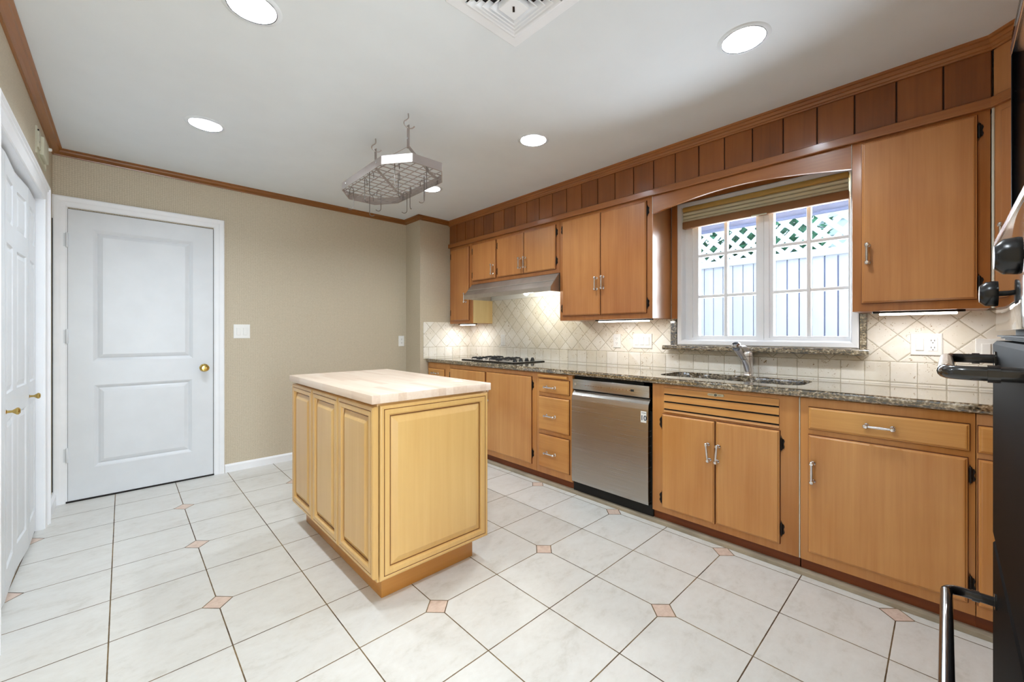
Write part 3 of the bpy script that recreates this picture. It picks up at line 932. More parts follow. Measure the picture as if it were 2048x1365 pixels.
# diagonal corner cabinet (built along local +Y, turned on its Empty)
A0 = Vector((XF, -.139, 0)); dirv = Vector((-.6874, -.7263, 0)).normalized()
ang = math.atan2(dirv.x, -dirv.y)             # local -Y runs along dirv
dc = thing('corner_cabinet', 'diagonal wooden corner wall cabinet beside the black ovens', 'cabinet', (XF, -.139, 1.300), None, -abs(ang))
def loc_obj(name, bm, mat, label=None):
    o = bpy.data.objects.new(name, finish(bm, name, mat, False)); COL.objects.link(o); o.parent = dc
    if label: o['label'] = label
    return o
Ld = .62
b = nb(); box(b, 0, .22, -Ld, -.002, 0, ZC - 1.300 - .001); loc_obj('body', b, M['diag_wood'])
b = nb(); box(b, -.012, 0, -Ld + .04, -.035, .03, .835, .004); dd = loc_obj('door', b, M['diag_wood'])
o = bpy.data.objects.new('handle', PULL); COL.objects.link(o); o.parent = dd; o.location = (-.012, -.06, .30); o['label'] = 'chrome handle'
b = nb(); prism(b, [(0, .863), (-.018, .863), (-.020, .867), (-.020, .904), (-.015, .908), (0, .908)], lambda a, c, t: (a, t, c), -Ld, 0); loc_obj('rail', b, M['rail_wood'])
b = nb(); zt = ZC - 1.300; prism(b, scrown, lambda a, c, t: (a, t, zt + c), -Ld, 0.0); loc_obj('crown', b, M['rail_wood'])
b = nb(); box(b, -.004, .004, -.006, .003, .0, .862); loc_obj('caulk_line', b, M['caulk'], 'pale caulk line')

# ------------------------------------------------------------------ range hood
hd = thing('range_hood', 'stainless steel range hood under the short wall cabinets', 'range hood', (2.8, 2.9, 1.545))
HY0, HY1 = 2.29, 3.505
b = nb()
out = [(2.725, 1.709), (2.618, 1.588), (2.615, 1.548), (2.621, 1.548), (2.624, 1.584), (2.729, 1.703), (3.0, 1.703), (3.0, 1.553), (3.012, 1.553), (3.012, 1.709)]
prism(b, out, lambda a, c, t: (a, t, c), HY0 + .001, HY1 - .001)
for y in (HY0, HY1 - .006):
    prism(b, [(2.725, 1.709), (2.618, 1.588), (2.615, 1.548), (3.012, 1.550), (3.012, 1.709)], lambda a, c, t: (a, t, c), y, y + .006)
obj('canopy', b, M['steel_dark'], hd, smooth=False)
b = nb(); box(b, 2.66, 3.0, HY0 + .01, HY1 - .01, 1.640, 1.646); obj('filter_panel', b, M['brushed'], hd)
b = nb(); box(b, 2.990, 2.9995, HY0 + .008, HY1 - .008, 1.553, 1.638); obj('brightening_panel', b, M['plate'], hd, label='white panel added to brighten the inside of the hood')  # white liner added so the lamp-lit hood inside looks bright
b = nb(); lathe(b, [(0, .022), (.012, .02), (.024, .008), (.026, 0), (.026, -.03), (0, -.03)], (2.672, 2.635, 1.556), (0, 0, -1), 16); obj('lamp', b, M['hood_lamp'], hd, label='lit hood lamp')
b = nb(); box(b, 2.640, 2.70, 2.45, 2.50, 1.585, 1.60, .002); obj('switch', b, M['plate'], hd, label='pale hood switch')
pl = bpy.data.lights.new('hood_light', 'POINT'); pl.energy = 5.0; pl.color = (1, .97, .82); pl.shadow_soft_size = .025
po = bpy.data.objects.new('hood_light', pl); COL.objects.link(po); po.parent = hd; po.location = Vector((2.73, 2.635, 1.532)) - hd.location

# ------------------------------------------------------------------ base cabinets
def base_unit(label, y0, y1, hollow=False):
    t = thing('base_cabinet', label, 'cabinet', (BF, (y0 + y1) / 2, .02), 'base cabinets under the worktop')
    b = nb(); ya_, yb_2 = y0 + .0008, y1 - .0008
    if hollow:
        box(b, BF, BF + .02, ya_, yb_2, .072, .872, .0012); box(b, BF + .02, XT - .002, ya_, yb_2, .072, .09); box(b, XT - .014, XT - .002, ya_, yb_2, .09, .68)
        for q in (ya_, yb_2 - .016): box(b, BF + .02, XT - .002, q, q + .016, .09, .68)
    else: box(b, BF, XT - .002, ya_, yb_2, .072, .872, .0012)
    obj('body', b, M['lower_frame'], t)
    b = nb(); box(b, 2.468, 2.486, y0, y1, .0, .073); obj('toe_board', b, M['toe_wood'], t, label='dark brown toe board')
    return t
LW, LR = M['lower_wood'], M['lower_rail']
t = base_unit('narrow wooden base cabinet at the far end of the worktop', 3.517, YBUMP - .002)
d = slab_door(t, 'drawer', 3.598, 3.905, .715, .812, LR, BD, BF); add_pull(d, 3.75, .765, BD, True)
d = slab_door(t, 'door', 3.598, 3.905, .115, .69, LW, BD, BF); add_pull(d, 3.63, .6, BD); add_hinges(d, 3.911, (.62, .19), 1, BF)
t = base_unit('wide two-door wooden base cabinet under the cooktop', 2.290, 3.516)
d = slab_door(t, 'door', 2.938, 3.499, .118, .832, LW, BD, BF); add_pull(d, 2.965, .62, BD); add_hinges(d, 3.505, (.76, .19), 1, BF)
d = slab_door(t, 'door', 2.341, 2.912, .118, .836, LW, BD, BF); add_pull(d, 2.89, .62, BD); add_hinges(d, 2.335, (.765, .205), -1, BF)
t = base_unit('wooden base cabinet of three drawers left of the dishwasher', 1.922, 2.289)
b = nb(); box(b, 2.425, 2.60, 1.965, 2.258, .840, .862, .003); obj('cutting_board', b, LR, t)
for z0, z1, zp in ((.718, .829, .766), (.420, .688, .541), (.122, .386, .247)):
    d = slab_door(t, 'drawer', 1.948, 2.260, z0, z1, LR, BD, BF); add_pull(d, 2.126, zp, BD, True)
# sink cabinet
t = base_unit('wooden sink base cabinet with louvred top and two doors', .505, 1.285, True)
b = nb(); box(b, BF - .002, BF + .001, .590, 1.205, .703, .853); obj('louver_back', b, M['dark'], t)
for z0, z1 in ((.816, .852), (.770, .808), (.724, .762), (.703, .716)):
    b = nb(); prism(b, [(BF - .002, z0), (BF - .010, z0 + .002), (BF - .004, z1), (BF - .001, z1)], lambda a, c, q: (a, q, c), .589, 1.206)
    obj('louver_slat', b, LR, t, smooth=False)
bd = nb(); prism(bd, rrect(.898, .840, .044, .0068, .0066, 4), lambda a, c, q: (q, a, c), BF - .0115, BF - .006)
prism(bd, [(.898 + .0098 * math.cos(2 * PI * k / 20), .840 + .0098 * math.sin(2 * PI * k / 20)) for k in range(20)], lambda a, c, q: (q, a, c), BF - .012, BF - .006)
badge = obj('maker_badge', bd, M['badge'], t, smooth=False, label='small oval metal badge with a round dark emblem')
bd = nb(); q0 = BF - .0124
prism(bd, [(.898 + .0072 * math.cos(2 * PI * k / 20), .840 + .0072 * math.sin(2 * PI * k / 20)) for k in range(20)], lambda a, c, q: (q, a, c), q0, q0 + .001)
for s in (-1, 1):
    bd2 = [(.898 + s * .039 + .0012 * math.cos(2 * PI * k / 8), .840 + .0012 * math.sin(2 * PI * k / 8)) for k in range(8)]
    prism(bd, bd2, lambda a, c, q: (q, a, c), q0 + .0008, q0 + .002)
    for k in range(6): box(bd, q0 + .0008, q0 + .0015, .898 + s * (.0145 + .0036 * k), .898 + s * (.0145 + .0036 * k) + .0022, .8388, .8412)
obj('emblem', bd, M['ink'], badge, smooth=False)
bd = nb(); text_mesh(bd, 'V', .0125, lambda u_, v_: (q0 - .0003, .898 - u_, .840 + v_))
obj('emblem_letter', bd, M['badge'], badge, smooth=False)
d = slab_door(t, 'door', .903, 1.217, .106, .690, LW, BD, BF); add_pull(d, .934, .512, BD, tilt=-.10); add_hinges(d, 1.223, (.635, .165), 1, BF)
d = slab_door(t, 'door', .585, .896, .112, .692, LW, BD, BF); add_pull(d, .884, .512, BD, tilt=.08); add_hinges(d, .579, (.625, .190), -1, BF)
# right of the sink
t = base_unit('wide wooden base cabinet with drawer over door right of the sink', -.0795, .500)
b = nb(); box(b, BF - .001, BF + .02, .5, .5045, .074, .871); obj('caulk_line', b, M['caulk'], t, label='pale caulk line')
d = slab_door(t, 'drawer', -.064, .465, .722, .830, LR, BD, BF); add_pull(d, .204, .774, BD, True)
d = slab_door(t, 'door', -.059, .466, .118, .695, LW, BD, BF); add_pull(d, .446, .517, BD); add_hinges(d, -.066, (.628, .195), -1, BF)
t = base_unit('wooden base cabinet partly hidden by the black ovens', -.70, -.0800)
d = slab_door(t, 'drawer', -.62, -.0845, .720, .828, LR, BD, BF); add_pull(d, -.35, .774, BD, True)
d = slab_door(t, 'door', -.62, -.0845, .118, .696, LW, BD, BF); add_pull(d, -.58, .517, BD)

# ------------------------------------------------------------------ dishwasher
dw = thing('dishwasher', 'stainless steel dishwasher between the drawer cabinet and the sink cabinet', 'dishwasher', (BF, 1.603, .0))
b = nb(); box(b, 2.46, XT - .01, 1.29, 1.918, .01, .69); box(b, 2.46, XT - .01, 1.352, 1.918, .69, .868); obj('tub', b, M['black_matte'], dw)
b = nb(); box(b, 2.432, 2.47, 1.300, 1.914, .776, .852, .003); cp = obj('control_panel', b, M['steel'], dw)
b = nb(); rr = random.Random(5)
for k in range(7): box(b, 2.4312, 2.433, 1.80 - .022 * k, 1.788 - .022 * k, .812 - .0015, .8135)
for k in range(6): box(b, 2.4312, 2.433, 1.575 - .026 * k, 1.562 - .026 * k, .811 - .003, .814); 
for y in (1.665, 1.595): box(b, 2.4312, 2.433, y - .003, y + .003, .806, .818)
obj('printing', b, M['shade_brown'], cp, smooth=False)
b = nb(); box(b, 2.4308, 2.433, 1.408, 1.432, .806, .820); obj('display', b, M['ink'], cp, label='small dark display')
b = nb(); lathe(b, [(0, 0), (.009, 0), (.009, .0015), (0, .002)], (2.4322, 1.888, .815), (-1, 0, 0), 16); obj('power_button', b, M['brushed'], cp)
b = nb()
f = lambda a, c, q: (a, q, c)
prism(b, [(2.47, .768), (2.452, .768), (2.426, .735), (2.424, .722), (2.421, .70), (2.419, .45), (2.421, .12), (2.425, .095), (2.47, .095)], f, 1.301, 1.913)
dr = obj('door', b, M['steel'], dw, smooth=False)
b = nb(); box(b, 2.447, 2.47, 1.300, 1.914, .768, .777); obj('handle_recess', b, M['black_matte'], dw)
b = nb(); box(b, 2.455, 2.50, 1.285, 1.92, .012, .092); obj('toe_panel', b, M['black_matte'], dw, label='black toe panel')
b = nb(); box(b, 2.4196, 2.4215, 1.313, 1.352, .618, .690); st = obj('sticker', b, M['plate'], dr, smooth=False, label='white sticker with a large 10')
xs_ = 2.4192
b = nb(); text_mesh(b, '10', .044, lambda u_, v_: (xs_, 1.3325 - u_, .646 + v_), bold=.0008)
for k in range(5): box(b, xs_ - .0001, xs_ + .0004, 1.346 - .006 * k, 1.342 - .006 * k, .677, .681)
obj('sticker_number', b, M['sticker_blue'], st, smooth=False)

# ------------------------------------------------------------------ worktop with sink cut-out
SX0, SX1, SY0, SY1 = 2.565, 2.915, .522, 1.325
b = nb()
XA, XB2 = 2.437, XT - .0005
ya, yb_ = SY0 - .08, SY1 + .08
box(b, XA, XB2, YN + .002, ya, .876, CT); box(b, XA, XB2, yb_, YBUMP - .0105, .876, CT)
inner = rrect((SX0 + SX1) / 2, (SY0 + SY1) / 2, (SX1 - SX0) / 2, (SY1 - SY0) / 2, .09, 8)
cx, cy = (SX0 + SX1) / 2, (SY0 + SY1) / 2
dense = []
for (px, py), (qx, qy) in zip(inner, inner[1:] + inner[:1]):
    k = max(1, int(math.hypot(qx - px, qy - py) / .03))
    dense += [(px + (qx - px) * i / k, py + (qy - py) * i / k) for i in range(k)]
inner = dense
outer = []
for px, py in inner:
    dx, dy = px - cx, py - cy
    tx = ((XB2 - cx) if dx > 0 else (XA - cx)) / dx if abs(dx) > 1e-9 else 1e9
    ty = ((yb_ - cy) if dy > 0 else (ya - cy)) / dy if abs(dy) > 1e-9 else 1e9
    q = min(tx, ty); outer.append((cx + dx * q, cy + dy * q))
loops(b, [[(x, y, CT) for x, y in outer], [(x, y, CT) for x, y in inner], [(x, y, .876) for x, y in inner], [(x, y, .876) for x, y in outer]], close_last=False)
for px, py in ((XA, ya), (XB2, ya), (XB2, yb_), (XA, yb_)):
    # fill the corner triangles left by the radial rays
    cand = [i for i in range(len(outer)) if (abs(outer[i][0] - px) < 1e-6) != (abs(outer[(i + 1) % len(outer)][0] - px) < 1e-6)]
    cand = sorted(cand, key=lambda i: (outer[i][0] - px) ** 2 + (outer[i][1] - py) ** 2)
    i = cand[0]; j = (i + 1) % len(outer)
    for zt_ in (CT, .876):
        b.faces.new([b.verts.new((*outer[i], zt_)), b.verts.new((px, py, zt_)), b.verts.new((*outer[j], zt_))])
nose = [(XA, CT), (2.427, CT), (2.421, .910), (2.418, .902), (2.418, .888), (2.421, .880), (2.427, .876), (XA, .876)]
prism(b, nose, lambda a, c, q: (a, q, c), YN + .002, YBUMP - .0105)
bmesh.ops.remove_doubles(b, verts=b.verts, dist=1e-5)
tag(obj('worktop', b, M['granite'], None, smooth=False), 'long polished brown granite worktop on the base cabinets', 'worktop')

# sink
sk = thing('kitchen_sink', 'stainless steel double sink set under the granite worktop', 'sink', (cx, cy, .70))
for y0, y1 in ((SY0 - .01, .985), (1.005, SY1 + .01)):
    b = nb(); rings = []
    c1, h1 = (y0 + y1) / 2, (y1 - y0) / 2; hx = (SX1 - SX0) / 2 + .008
    for ins, z, r in ((-.004, .8755, .09), (0, .8745, .088), (.006, .86, .085), (.012, .74, .08), (.03, .715, .07), (.06, .708, .05)):
        rings.append([(x, y, z) for x, y in rrect(cx, c1, hx - ins, h1 - ins, r, 6)])
    loops(b, rings); bowl = obj('bowl', b, M['sink_steel'], sk)
    b = nb(); lathe(b, [(0, 0), (.022, .001), (.038, .002), (.042, 0)], (cx, c1, .7085), (0, 0, 1), 20); obj('drain', b, M['chrome'], bowl)
b = nb(); box(b, SX0 - .0, SX1 + .0, .984, 1.006, .855, .8735, .004); obj('divider', b, M['sink_steel'], sk)

# faucet
fa = thing('faucet', 'chrome pull-out faucet standing behind the sink', 'faucet', (2.955, .885, CT))
FX, FY = 2.955, .885
b = nb(); lathe(b, [(0, .0), (.031, .0), (.031, .004), (.027, .008), (.026, .012), (.0255, .06), (.0265, .100), (.027, .125), (0, .125)], (FX, FY, CT), (0, 0, 1), 28); obj('body', b, M['brushed'], fa)
b = nb(); lathe(b, [(0, .128), (.027, .128), (.0275, .140), (.026, .152), (.018, .160), (0, .162)], (FX, FY, CT), (0, 0, 1), 28)
hp = smooth_path([(FX + .004, FY, CT + .150), (FX - .015, FY + .006, CT + .170), (FX - .045, FY + .012, CT + .186), (FX - .085, FY + .018, CT + .188)], 5)
tube(b, hp, [.019 - .011 * k / (len(hp) - 1) for k in range(len(hp))], 12); obj('lever', b, M['brushed'], fa)
sp_ = smooth_path([(FX - .008, FY, CT + .035), (FX - .035, FY + .004, CT + .078), (FX - .065, FY + .010, CT + .112)], 5)
b = nb(); tube(b, sp_, [.021 - .003 * k / (len(sp_) - 1) for k in range(len(sp_))], 16); obj('spout', b, M['brushed'], fa)
P0, P1 = Vector((FX - .068, FY + .0105, CT + .115)), Vector((FX - .150, FY + .022, CT + .178))
b = nb(); tube(b, [P0, P0 + (P1 - P0) * .04, P0 + (P1 - P0) * .5, P1], [.0175, .0185, .0185, .020], 18); wa = obj('spray_wand', b, M['brushed'], fa)
ax = Vector((-.55, .08, .10)).normalized()
b = nb(); lathe(b, [(0, -.012), (.018, -.010), (.026, .002), (.028, .016), (.026, .032), (.018, .040), (0, .041)], P1 + Vector((.004, 0, .0)), (-.30, .04, .55), 22); obj('spray_head', b, M['glass_head'], wa)

# ------------------------------------------------------------------ cooktop
ck = thing('cooktop', 'black and steel gas cooktop on the worktop under the range hood', 'cooktop', (2.77, 3.09, CT))
KX0, KX1, KY0, KY1 = 2.552, 2.975, 2.675, 3.465
b = nb(); prism(b, rrect((KX0 + KX1) / 2, (KY0 + KY1) / 2, (KX1 - KX0) / 2, (KY1 - KY0) / 2, .012, 4), lambda a, c, q: (a, c, q), CT, CT + .009); obj('rim', b, M['black'], ck, smooth=False)
b = nb(); box(b, KX0 + .012, KX1 - .012, KY0 + .012, KY1 - .012, CT + .009, CT + .0115, .001); obj('top_plate', b, M['sink_steel'], ck)
for bx, by, r in ((2.665, 3.00, .092), (2.865, 3.02, .075), (2.665, 3.30, .075), (2.865, 3.30, .092)):
    b = nb(); lathe(b, [(0, .018), (.022, .018), (.030, .012), (.034, .0), (0, 0)], (bx, by, CT + .0115), (0, 0, 1), 20)
    br = obj('burner', b, M['black_matte'], ck)
    b = nb()
    tube(b, [(bx + r * math.cos(2 * PI * k / 28), by + r * math.sin(2 * PI * k / 28), CT + .026) for k in range(29)], .005, 6)
    for k in range(4):
        a = PI / 4 + k * PI / 2; ca, sa = math.cos(a), math.sin(a)
        tube(b, [(bx + (r + .004) * ca, by + (r + .004) * sa, CT + .012), (bx + r * ca, by + r * sa, CT + .030), (bx + .030 * ca, by + .030 * sa, CT + .034)], .0045, 6)
    obj('grate', b, M['black_matte'], br)
for k in range(4):
    kx = 2.635 + .078 * k
    b = nb(); lathe(b, [(.022, 0), (.021, .006), (.017, .010), (.016, .022), (.013, .025), (0, .025)], (kx, 2.745, CT + .0115), (0, 0, 1), 18)
    box(b, kx - .014, kx + .014, 2.741, 2.749, CT + .034, CT + .042, .002); obj('knob', b, M['black'], ck)

# ------------------------------------------------------------------ under-cabinet light bars
def bar(label, y0, y1, x=2.80, z=1.297, watts=3.0):
    t = thing('under_cabinet_light', label, 'light bar', (x, (y0 + y1) / 2, z - .022), 'light bars under the wall cabinets')
    b = nb(); box(b, x - .022, x + .022, y0 - .025, y1 + .025, z - .010, z, .002); obj('housing', b, M['black'], t)
    b = nb(); box(b, x - .016, x + .016, y0, y1, z - .020, z - .010, .003); obj('diffuser', b, M['tube'], t, label='glowing white diffuser')
    area_light('bar_light', (x, (y0 + y1) / 2, z - .023), (0, 0, PI / 2), (y1 - y0), .03, watts, (.98, .98, .98), parent=t)
bar('lit white light bar under the narrow cabinet left of the hood', 3.56, 3.80, watts=1.3)
bar('lit white light bar under the two-door wall cabinet', 1.50, 1.93, watts=1.5)
bar('lit white light bar under the cabinet right of the window', -.035, .235, watts=1.4, z=1.300)

# ------------------------------------------------------------------ switches and outlets
def plate_thing(name, label, cat, org, eu, nrm, w, h, inserts, group):
    """org = centre on the wall, eu = direction of the plate's right-hand side as seen from the room"""
    o = Vector(org); eu = Vector(eu); n = Vector(nrm)
    t = thing(name, label, cat, (o.x, o.y, o.z - h / 2), group)
    f = lambda u_, v_, hh: tuple(o + eu * u_ + Vector((0, 0, v_)) + n * hh)
    b = nb(); panel(b, -w / 2, w / 2, -h / 2, h / 2, f, [(0, 0), (0, .004), (.002, .006), (.006, .007)]); obj('cover_plate', b, M['plate'], t, smooth=False)
    for kind, u0 in inserts:
        if kind == 'rocker':
            b = nb(); panel(b, u0 - .0165, u0 + .0165, -.0335, .0335, f, [(0, .0068), (0, .0045)], close=False)
            panel(b, u0 - .0155, u0 + .0155, -.032, .032, f, [(0, .0066), (0, .010), (.003, .012)]); obj('rocker', b, M['plate'], t, smooth=False)
        elif kind == 'outlet':
            b = nb(); panel(b, u0 - .0168, u0 + .0168, -.034, .034, f, [(0, .0068), (0, .0085), (.001, .009)]); s_ = obj('socket', b, M['plate'], t, smooth=False)
            b = nb()
            for vz in (.018, -.018):
                for du in (-.006, .006): panel(b, u0 + du - .0012, u0 + du + .0012, vz - .001, vz + .007, f, [(0, .009), (0, .0094)])
                panel(b, u0 - .0022, u0 + .0022, vz - .011, vz - .007, f, [(0, .009), (0, .0094)])
            obj('slots', b, M['ink'], s_, smooth=False)
        elif kind == 'duplex':
            for vz in (.020, -.020):
                b = nb(); ring = lambda r, hh: [f(u0 + r * math.cos(2 * PI * k / 20), vz + .8 * r * math.sin(2 * PI * k / 20), hh) for k in range(20)]
                loops(b, [ring(.0168, .0066), ring(.0165, .009)]); s_ = obj('socket', b, M['plate'], t, smooth=False)
                b = nb()
                for du in (-.006, .006): panel(b, u0 + du - .0012, u0 + du + .0012, vz - .001, vz + .007, f, [(0, .009), (0, .0094)])
                panel(b, u0 - .002, u0 + .002, vz - .009, vz - .005, f, [(0, .009), (0, .0094)]); obj('slots', b, M['ink'], s_, smooth=False)
        elif kind == 'toggle':
            b = nb(); panel(b, u0 - .008, u0 + .008, -.016, .016, f, [(0, .0068), (.001, .008)]); panel(b, u0 - .004, u0 + .004, -.010, .004, f, [(0, .008), (.001, .018)]); obj('toggle', b, M['plate'], t, smooth=False)
    return t
G = 'switches and outlets on the walls'
plate_thing('light_switch', 'white double switch plate on the tan wall right of the white door', 'light switch', (.756, YB, 1.206), (1, 0, 0), (0, -1, 0), .122, .122, [('rocker', -.024), ('rocker', .024)], G)
plate_thing('wall_outlet', 'white outlet on the tan back wall near the corner', 'outlet', (2.286, YB, 1.102), (1, 0, 0), (0, -1, 0), .068, .118, [('duplex', 0)], G)
R_ = ((0, -1, 0), (-1, 0, 0))
plate_thing('light_switch', 'white switch plate on the stone backsplash behind the cooktop', 'light switch', (XT, 3.33, 1.115), *R_, .072, .118, [('rocker', 0)], G)
plate_thing('wall_outlet', 'narrow white outlet on the backsplash left of the triple switch', 'outlet', (XT, 1.903, 1.126), *R_, .070, .116, [('duplex', 0)], G)
plate_thing('light_switch', 'wide white triple switch plate on the backsplash left of the window', 'light switch', (XT, 1.671, 1.127), *R_, .165, .117, [('rocker', -.046), ('rocker', 0), ('rocker', .046)], G)
plate_thing('wall_outlet', 'white plate with one switch and one outlet on the backsplash right of the window', 'outlet', (XT, .072, 1.132), *R_, .118, .114, [('rocker', -.024), ('outlet', .024)], G)
plate_thing('wall_outlet', 'white outlet plate on the backsplash half hidden by the black oven handle', 'outlet', (XT, -.155, 1.108), *R_, .118, .112, [('rocker', -.024), ('outlet', .024)], G)

# ------------------------------------------------------------------ kitchen island
isl = thing('kitchen_island', 'golden maple island with butcher block top in the middle of the tiled floor', 'island', (1.1, 2.25, 0))
IX0, IX1, IY0, IY1 = .797, 1.408, 1.690, 2.822
b = nb(); box(b, IX0, IX1, IY0, IY1, .110, .888, .002); obj('body', b, M['island_wood'], isl)
b = nb(); box(b, .842, 1.357, 1.742, 2.78, 0, .110, .002); obj('base', b, M['island_toe'], isl)
b = nb(); box(b, .760, 1.418, 1.660, 2.838, .889, .927, .003); obj('butcher_block_top', b, M['butcher'], isl, label='pale butcher block top')
RP = [(0, 0), (0, .014), (.003, .018), (.008, .020), (.016, .020), (.019, .017), (.022, .020), (.040, .020), (.046, .015), (.049, .008), (.053, .008), (.058, .009), (.082, .019), (.084, .0195)]
GL = ((.0165, .0225), (.046, .0535))
def raised(name, u0, u1, v0, v1, f, label=None, k=1.0):
    b = nb(); panel(b, u0, u1, v0, v1, f, [(i * k, h) for i, h in RP]); p = obj(name, b, M['island_wood'], isl, smooth=False, label=label)
    b = nb()                                   # dark glaze lying in the two quirks
    for (a, c), h0 in zip(GL, (.0182, .0086)):
        panel(b, u0, u1, v0, v1, f, [(a * k, h0 - .0005), (a * k + .0002, h0 + .0006), (c * k - .0002, h0 + .0006), (c * k, h0 - .0005)], close=False)
    obj('glaze_line', b, M['island_glaze'], p, smooth=False, label='dark glaze line')
fl = lambda u_, v_, h: (IX0 - h * 1.3, u_, v_)
for y0, y1 in ((1.678, 2.068), (2.073, 2.448), (2.453, 2.822)):
    raised('side_door', y0, y1, .135, .874, fl)
ff = lambda u_, v_, h: (u_, IY0 - h, v_)
raised('end_panel', .803, 1.406, .118, .878, ff)

# ------------------------------------------------------------------ ceiling cans
def can(cx, cy, label):
    t = thing('recessed_light', label, 'ceiling light', (cx, cy, ZC - .004), 'recessed ceiling lights')
    b = nb(); lathe(b, [(.084, .0), (.086, -.004), (.098, -.0035), (.104, 0), (.104, .001)], (cx, cy, ZC), (0, 0, 1), 40); obj('trim_ring', b, M['ceiling'], t)
    b = nb(); lathe(b, [(.0835, -.0042), (.0865, -.0046), (.0868, -.0035), (.0835, -.003)], (cx, cy, ZC), (0, 0, 1), 40); obj('inner_edge', b, M['iron'], t)
    b = nb(); pr = [(.0845, -.002)]
    for k in range(9): pr += [(.084 - .0022 * k, .002 + .008 * k), (.0825 - .0022 * k, .007 + .008 * k)]
    lathe(b, pr + [(.062, .080)], (cx, cy, ZC), (0, 0, 1), 40); obj('baffle', b, M['baffle'], t)
    b = nb(); lathe(b, [(0, .062), (.040, .064), (.060, .070), (.066, .078), (0, .079)], (cx, cy, ZC), (0, 0, 1), 32); obj('lens', b, M['lamp'], t, label='glowing white lens')
    area_light('can_light', (cx, cy, ZC + .040), (0, 0, 0), .12, .12, DOWN_W, (.83, .925, 1.0), 'DISK', parent=t)
LBL = ['recessed ceiling light in front of the white door', 'recessed ceiling light cut by the top edge left of the air vent', 'recessed ceiling light partly behind the hanging pot rack',
       'recessed ceiling light right of the hanging pot rack', 'large recessed ceiling light right of the air vent near the wall cabinets', 'recessed ceiling light out of view left', 'unseen ceiling light added for fill in the passage']
for (cx_, cy_), lb in zip(CANS, LBL): can(cx_, cy_, lb)

# ------------------------------------------------------------------ ceiling air vent
av = thing('air_vent', 'square white ceiling air vent of nested louvres', 'air vent', (1.08, 1.135, ZC - .02))
VX, VY = 1.083, 1.135
fv = lambda u_, v_, h: (VX + u_, VY + v_, ZC - h)
b = nb(); r0 = .185
panel(b, -r0, r0, -r0, r0, fv, [(0, 0), (0, .002), (.004, .004), (.042, .005), (.050, .008), (.053, .008), (.053, 0)], close=False); obj('frame', b, M['trim_white'], av, smooth=False)
b = nb(); panel(b, -.135, .135, -.135, .135, fv, [(0, .0008), (.001, .001)]); obj('duct_opening', b, M['dark'], av, smooth=False)
for k, r in enumerate((.128, .107, .086, .065)):
    hh = .012 + .006 * k
    b = nb(); panel(b, -r, r, -r, r, fv, [(.005, hh), (0, hh + .001), (0, hh - .001), (.020, max(.0015, hh - .028)), (.022, max(.0015, hh - .028)), (.005, hh)], close=False); obj('louver_ring', b, M['trim_white'], av, smooth=False)
b = nb(); panel(b, -.041, .041, -.041, .041, fv, [(0, .012), (0, .037), (.002, .038)]); cp_ = obj('centre_plate', b, M['trim_white'], av, smooth=False)
b = nb(); panel(b, -.004, .004, -.013, .013, lambda u_, v_, h: fv((u_ + v_) * .7071, (v_ - u_) * .7071, h), [(0, .038), (0, .0395), (.001, .040)]); obj('damper_lever', b, M['iron'], cp_)
for u_, v_ in ((-.155, -.02), (.02, -.155)):
    b = nb(); lathe(b, [(0, .0), (.004, .0), (.004, .003), (0, .004)], fv(u_, v_, .005), (0, 0, -1), 10); obj('screw', b, M['iron'], av)

# ------------------------------------------------------------------ hanging pot rack
RXC, RYC, RZ0, RZ1 = 1.205, 2.367, 2.100, 2.146
OCT = [(-.09, -.422), (.095, -.422), (.195, -.277), (.195, .273), (.095, .422), (-.09, .422), (-.195, .273), (-.195, -.277)]
pr_ = thing('pot_rack', 'eight-sided steel pot rack hanging above the island', 'pot rack', (RXC, RYC, RZ0))
b = nb()
def oring(s, z): return [(RXC + x * s, RYC + y * s, z) for x, y in OCT]
loops(b, [oring(1, RZ0), oring(1, RZ1), oring(.985, RZ1), oring(.985, RZ0), oring(1, RZ0)], close_last=False)
bmesh.ops.remove_doubles(b, verts=b.verts, dist=1e-5)
obj('band', b, M['rack_steel'], pr_, smooth=False)
def clip(axis, v):
    """extent of the octagon along the other axis"""
    out = []
    for (x0, y0), (x1, y1) in zip(OCT, OCT[1:] + OCT[:1]):
        a0, a1 = (x0, x1) if axis == 0 else (y0, y1); c0, c1 = (y0, y1) if axis == 0 else (x0, x1)
        if (a0 - v) * (a1 - v) < 0: out.append(c0 + (c1 - c0) * (v - a0) / (a1 - a0))
    return min(out) * .99, max(out) * .99
zg = RZ0 + .012
b = nb()
for k in range(-3, 4):
    x = k * .055 + .001; a, c = clip(0, x); tube(b, [(RXC + x, RYC + a, zg), (RXC + x, RYC + c, zg)], .0028, 6)
for k in range(-7, 8):
    y = k * .055 + .001; a, c = clip(1, y); tube(b, [(RXC + a, RYC + y, zg + .004), (RXC + c, RYC + y, zg + .004)], .0028, 6)
obj('wire_grid', b, M['rack_steel'], pr_)
def flat(b, pts, wy, th):
    """flat bar bent in the X-Z plane, wy wide along Y"""
    P = [Vector(p) for p in pts]; up = []; dn = []
    for i, p in enumerate(P):
        d = ((P[min(i + 1, len(P) - 1)] - p).normalized() + (p - P[max(i - 1, 0)]).normalized())
        d.normalize(); n = Vector((-d.z, 0, d.x)) * th
        up.append(p + n); dn.append(p - n)
    o = [(v.x, v.z) for v in up] + [(v.x, v.z) for v in reversed(dn)]
    prism(b, o, lambda a, c, t: (a, t, c), P[0].y - wy / 2, P[0].y + wy / 2)
